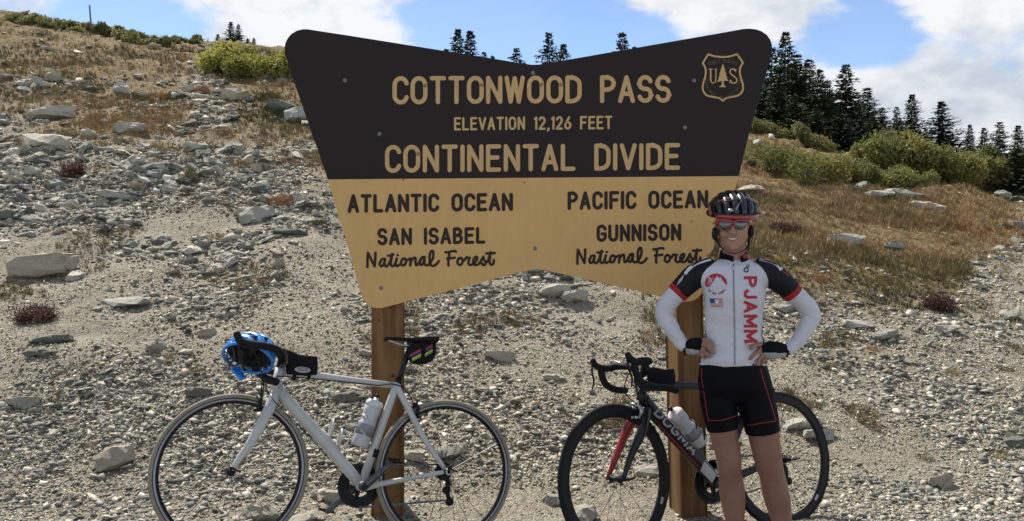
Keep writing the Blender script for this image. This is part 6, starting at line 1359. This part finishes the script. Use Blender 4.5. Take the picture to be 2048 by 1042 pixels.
# small black ring mark on her left chest
band('chest_mark', M_PBLK, [(1492.5+4.2*math.cos(t), 539.5+4.2*math.sin(t)) for t in [rad(q*40) for q in range(10)]], 2.3, bvj, jer_o, .0022, None, 2)
for q in (0, 3.2): band('chest_mark', M_PBLK, [(1493, 534-q), (1496, 533-q), (1499.5, 533.8-q)], 1.5, bvj, jer_o, .0022)
band('sleeve_mark', M_PRINT, [(1566, 543), (1573, 547), (1577, 553)], 2, bvj, jer_o, .002)
# cuffs and collar
g = G(); g.tube([W(1359.5, 580, .019), W(1355, 586, .021)], [24.2*KM, 23.8*KM], 26); g.obj('cuff', M_JR, jer_o, True)
def cuff(p, q, r0, r1, m, par, nm='cuff'):
    g = G(); a_, b_ = W(*p), W(*q); d_ = (b_-a_).normalized(); L_ = (b_-a_).length; g.lathe(a_, d_, [(r0, 0), (r0+.001, .002), ((r0+r1)/2+.001, L_/2), (r1+.001, L_-.002), (r1, L_), (r1-.006, L_), (r0-.006, 0)], 32); return g.obj(nm, m, par, True)
bpy.data.objects.remove([o for o in jer_o.children if o.name.startswith('cuff')][0])
cuff((1360.5, 580, .019), (1353, 588, .021), .0485, .0470, M_JR, jer_o); cuff((1579.5, 580, .019), (1587, 588, .021), .0485, .0470, M_JR, jer_o)
g = G(); cc_ = W(1467, 516, .030); V = []; F = []; ns = 30
for i, (rz_, k_) in enumerate([(-.022, 1.08), (-.012, 1.04), (.002, 1.0), (.012, .97), (.018, .945), (.012, .90), (-.012, .92)]):
    for j in range(ns+1):
        t = rad(-90+16+ (360-32)*j/ns); open_ = 1-abs(j/ns-.5)*2; V.append(cc_+Vector((.0605*k_*math.cos(t), .070*k_*math.sin(t), rz_+.026*open_**1.2+.002-.012*(1-open_)**3)))
for i in range(6):
    for j in range(ns): F.append((i*(ns+1)+j, i*(ns+1)+j+1, (i+1)*(ns+1)+j+1, (i+1)*(ns+1)+j))
g.add(V, F); g.obj('collar', M_JB, jer_o, True)
g = G(); V2 = []; F2 = []
for i, (rz_, k_) in enumerate([(.013, .985), (-.004, 1.018)]):
    for j in range(1, 7):
        t = rad(-90+16+(360-32)*j/ns); open_ = 1-abs(j/ns-.5)*2; V2.append(cc_+Vector((.0605*k_*math.cos(t), .070*k_*math.sin(t), rz_+.026*open_**1.2+.002)))
for j in range(5): F2.append((j, j+1, 7+j, 6+j))
g.add(V2, F2); g.obj('collar_lining', M_JR, jer_o, True)
# ---- shorts
g = G(); torso(g, [(722, 1466, 63, .103, .005), (735, 1466.5, 69, .108, .005), (760, 1469, 74.0, .113, .008), (780, 1472, 75, .112, .01), (795, 1474, 66, .085, .01), (806, 1474, 52, .06, .01)], 32)
SHL = [(1436, 775, .012), (1436, 800, .010), (1441, 832, .004), (1446, 860, .0)]; SHR = [(1511, 775, .012), (1512, 800, .010), (1520, 832, .004), (1526, 866, .0)]
for sh, rr in ((SHL, [37.5, 36.5, 34, 31.5]), (SHR, [38, 37.2, 36, 34])): P3 = smooth_pts([W(*p) for p in sh], 4); g.tube(P3, [x*KM for x in interp_list(rr, 4)], 24)
sh = fused(g, .0045, 16); sh.materials.append(M_SH); sh_o = part_me('shorts', sh, PER); bvs = bvh_of(sh_o)
M_SEAM = simple('red_seam', (.30, .012, .02), .7)
for pts in ([(1403, 737), (1404, 760), (1410, 800), (1416.5, 841)], [(1416.5, 841), (1440, 841), (1460, 836), (1473, 831)], [(1521, 737), (1527, 760), (1540, 800), (1552, 841)], [(1552, 842), (1530, 845), (1508, 849), (1494, 850)], [(1397, 745), (1403, 750)], [(1534, 742), (1527, 756)]):
    band('seam', M_SEAM, pts, 1.5, bvs, sh_o, .0016)
# ---- arm warmers, gloves
for arm, rr in ((ARM_L[2:], [20.5, 18, 17.0, 13.6, 12.2]), (ARM_R[2:], [20.5, 18.3, 17.2, 13.8, 12.4])):
    g = G(); P3 = smooth_pts([W(*p) for p in arm], 6); R_ = [x*KM*(1+.02*math.sin(i*1.9)+.012*math.sin(i*4.1)) for i, x in enumerate(interp_list(rr, 6))]; g.tube(P3, R_, 28, 1, side=(0, 1, 0)); me = fused(g, .004, 4); me.materials.append(M_ARM)
    for v in me.vertices:
        x_ = 1024+FPX*v.co.x/v.co.y; y_ = HOR-FPX*(v.co.z-CAMH)/v.co.y; inner = 1 if abs(x_-1468) < 128 else .35
        v.co += v.normal*float(fbm(np.array([x_*.05+y_*.03]), np.array([y_*.12-x_*.06+v.co.y*9]), 3, 61)[0])*.0095*inner*max(.38, 1-abs(y_-632)/45)
    me.update(); part_me('arm_warmer', me, PER)
for (wr, kn, fingers, pr) in (((1371, 697, -.02), (1396, 691, -.046), FL, [.025, .037, .037]), ((1573, 701, -.02), (1539, 700, -.051), FR, [.025, .038, .040])):
    g = G(); mid = ((wr[0]+kn[0])/2, (wr[1]+kn[1])/2, (wr[2]+kn[2])/2-.006)
    g.tube(smooth_pts([W(*wr), W(*mid), W(*kn)], 4), interp_list(pr, 4), 18, .68, side=(0, 1, 0)); g.ball(W(*kn), pr[-1]*.9, pr[-1]*.66, pr[-1]*.96)
    for (x0, y0, x1, y1, x2, y2, d0, d1, r) in fingers: g.tube([W(*kn)*.6+W(x0, y0, d0)*.4, W(x0, y0, d0)], [r*KM*1.35, r*KM*1.22], 12)
    me = fused(g, .0035, 4); gl = part_me('glove', me, PER)
    low = 1 if wr[0] < 1450 else -1; me.materials.append(M_JB); me.materials.append(M_GRYG)
    for p in me.polygons:
        c_ = p.center+ORG[gl]; x = 1024+FPX*c_.x/c_.y; y = HOR-FPX*(c_.z-CAMH)/c_.y
        edge = (696.5+abs(x-1371)*.16) if low == 1 else (706+abs(x-1556)*-.02)
        if y > edge: p.material_index = 1
    g = G(); g.tube([W(wr[0]-2*low, wr[1]-9, wr[2]-.01), W(wr[0]-3*low, wr[1]+4, wr[2]-.028), W(wr[0]-1*low, wr[1]+13, wr[2]-.012)], [.004]*3, 8); g.obj('wrist_strap', M_JB, gl, True)
# ---- shoes and socks
M_SHOE = simple('white_shoe', (.6, .6, .6), .4)
for (fx, s) in ((1474, -1), (1571, 1)):
    g = G(); g.tube(smooth_pts([W(fx, 1104, .055), W(fx, 1106, .0), W(fx+4*s, 1112, -.10), W(fx+7*s, 1114.5, -.175)]), interp_list([.036, .041, .046, .028], 6), 16, .66, side=(0, 0, 1)); me = fused(g, .006, 4); me.materials.append(M_SHOE); part_me('shoe', me, PER)
    cuff((fx, 1080, .005), (fx, 1104, .006), .032, .036, M_JB, PER, 'sock')
# ---- helmet, glasses, ear covers, straps, hair
M_HGL = simple('gloss_black_shell', (.006, .006, .007), .32, var=.1, coat=.45, spec=.4); M_HRED = simple('red_helmet_shell', (.30, .008, .010), .3, var=.08, coat=.8)
hz = Vector((0, -.16, 1)).normalized(); hy = Vector((0, -1, -.16)).normalized(); hx = Vector((1, 0, 0))
_, lin, sub, dm = helmet('helmet', PER, W(1465.8, 421, .024), hx, hy, hz, .1035, .136, .088, M_HGL, M_LIN, M_LIN, ribs=(-80, -56, -33, -11, 11, 33, 56, 80), width=.036)
hcn = W(1465.8, 421, .024); g = G(); g.tube([hcn+hx*.1035*1.04*math.cos(t)+hy*.136*1.04*math.sin(t)-hz*.088*(.13+.10*(1-math.sin(t))*.5) for t in [rad(q) for q in range(34, 147, 7)]], .0075, 8, 1.3, side=hz); g.obj('brow_band', M_HRED, sub, True)
for s in (-1, 1):
    g = G(); g.tube(smooth_pts([W(1466+47*s, 414, .0), W(1466+46*s, 422, -.03), W(1466+44*s, 430, -.045)], 4), [.010]*9, 8, .6, side=(1, 0, 0)); g.obj('side_flash', M_HRED, sub, True)
for T_, A0, A1 in ((38, -58, -14), (38, 12, 60)):
    g = G(); g.tube([dm(A, T_, .985) for A in range(A0, A1, 5)], .0042, 6); g.obj('red_trim', M_HRED, sub, True)
g = G(); g.ball(W(1462, 421, -.100), .013, .008, .009); g.obj('front_badge', M_STEEL, sub, True)
bvh_h = bvh_of(*[o for o in sub.children if o.name.startswith('rib')], lin)
decal('lettering', M_PWHT, sub, bvh_h, quad_map(font_tris('protone', .0, 2, .3), (1474, 420), (12, -20), (-3.4, -2.0)), .003)
M_LENS = simple('grey_mirror_lens', (.13, .14, .14), .08, .85, var=.1, scale=20)
def fc(px, k=.0011): return -.099+k*.52*(abs(px-1466)**2)*.06
for s in (-1, 1):
    V = []; F = []; n_ = 10; top = [(3, 443), (7, 440.5), (14, 439.5), (22, 440), (29.5, 443)]; bt = [(3, 449), (7, 456.5), (14, 460), (22, 458.5), (29.5, 450)]
    g = G(); 
    for k in range(n_+1):
        x = 3+25.5*k/n_; yt_ = np.interp(x, [p[0] for p in top], [p[1] for p in top]); yb_ = np.interp(x, [p[0] for p in bt], [p[1] for p in bt])
        for q in range(4):
            y_ = yt_+(yb_-yt_)*q/3; bul = -.004*math.sin(math.pi*q/3); V.append(W(1466+s*x, y_, fc(x+1466)+bul)); 
    m_ = len(V); V += [v+Vector((0, .002, 0)) for v in V[:]]
    for k in range(n_):
        for q in range(3):
            a0 = k*4+q; F += [(a0, a0+1, a0+5, a0+4), (m_+a0, m_+a0+4, m_+a0+5, m_+a0+1)]
    rimi = [k*4 for k in range(n_+1)]+[n_*4+1, n_*4+2]+[k*4+3 for k in range(n_, -1, -1)]+[2, 1]
    F += [(rimi[i], rimi[(i+1) % len(rimi)], m_+rimi[(i+1) % len(rimi)], m_+rimi[i]) for i in range(len(rimi))]
    g.add(V, F); g.obj('lens', M_LENS, PER, True)
g = G(); g.tube(smooth_pts([W(1427, 447, .0), W(1431, 444, -.045), W(1437, 441, fc(1437)), W(1448, 440, fc(1448)), W(1460, 441, fc(1460)), W(1466, 443.5, fc(1466)-.003), W(1472, 441, fc(1472)), W(1484, 440, fc(1484)), W(1495, 441, fc(1495)), W(1501, 444, -.045), W(1505, 447, .0)], 5), .0062, 8, .7, side=(0, 1, 0))
for s in (-1, 1): g.tube(smooth_pts([W(1466, 443, fc(1466)), W(1466+3.5*s, 450, fc(1470)), W(1466+7*s, 456.5, fc(1473))], 4), .0030, 6); g.tube([W(1466+29*s, 443, fc(1495)), W(1466+33*s, 450, -.03), W(1466+34*s, 447, .0)], [.006, .007, .004], 8)
g.obj('glasses_frame', M_HRED, PER, True)
M_FLEECE = simple('black_fleece', (.012, .012, .012), .95, var=.5, scale=90, bump=1.0, bscale=260)
for (ex, ey, s) in ((1429.5, 467, -1), (1501.5, 463, 1)):
    g = G(); g.ball(W(ex, ey, -.012), .0115, .026, .030, 16, 12); me = fused(g, .003, 1)
    for v in me.vertices: q = v.co; v.co += v.normal*float(fbm(np.array([q.x*160+q.y*90]), np.array([q.z*160]), 2, 3)[0])*.004
    me.materials.append(M_FLEECE); part_me('ear_cover', me, PER)
g = G(); g.tube(smooth_pts([W(1432, 478, -.018), W(1437, 488, -.035), W(1447, 499, -.058), W(1458, 505.5, -.072), W(1468, 507, -.076), W(1480, 504.5, -.066), W(1491, 498.5, -.045), W(1497, 490, -.022), W(1498.5, 474, -.012)], 6), .0058, 6, .45, side=(0, 0, 1)); g.obj('chin_strap', M_LIN, PER, True)
g = G(); g.tube([W(1496.5, 489, -.022), W(1497, 497, -.02), W(1495, 502, -.018)], [.008, .009, .006], 8, .5); g.obj('strap_end', M_LIN, PER, True)
M_HAIR = simple('blond_hair', (.20, .13, .06), .6, var=.35, scale=60); g = G(); r = random.Random(4)
for k in range(26):
    x0 = 1432+r.uniform(-3, 8); pts = [W(x0, 470+r.uniform(0, 8), .05), W(x0-1+r.uniform(-2, 2), 492, .06), W(x0-5+r.uniform(-5, 3), 506+r.uniform(-2, 4), .055), W(x0-12+r.uniform(-7, 5), 513+r.uniform(-3, 5), .05)]; g.tube(smooth_pts(pts, 4), .0011, 4)
for k in range(40):
    x0 = 1466+r.uniform(-22, 22); g.tube(smooth_pts([W(x0, 445, .10), W(x0*.7+1466*.3, 480, .12), W(x0*.4+1466*.6, 520, .13), W(x0*.4+1466*.6+r.uniform(-6, 6), 575, .14)], 4), .0022, 4)
g.obj('hair', M_HAIR, PER, True)
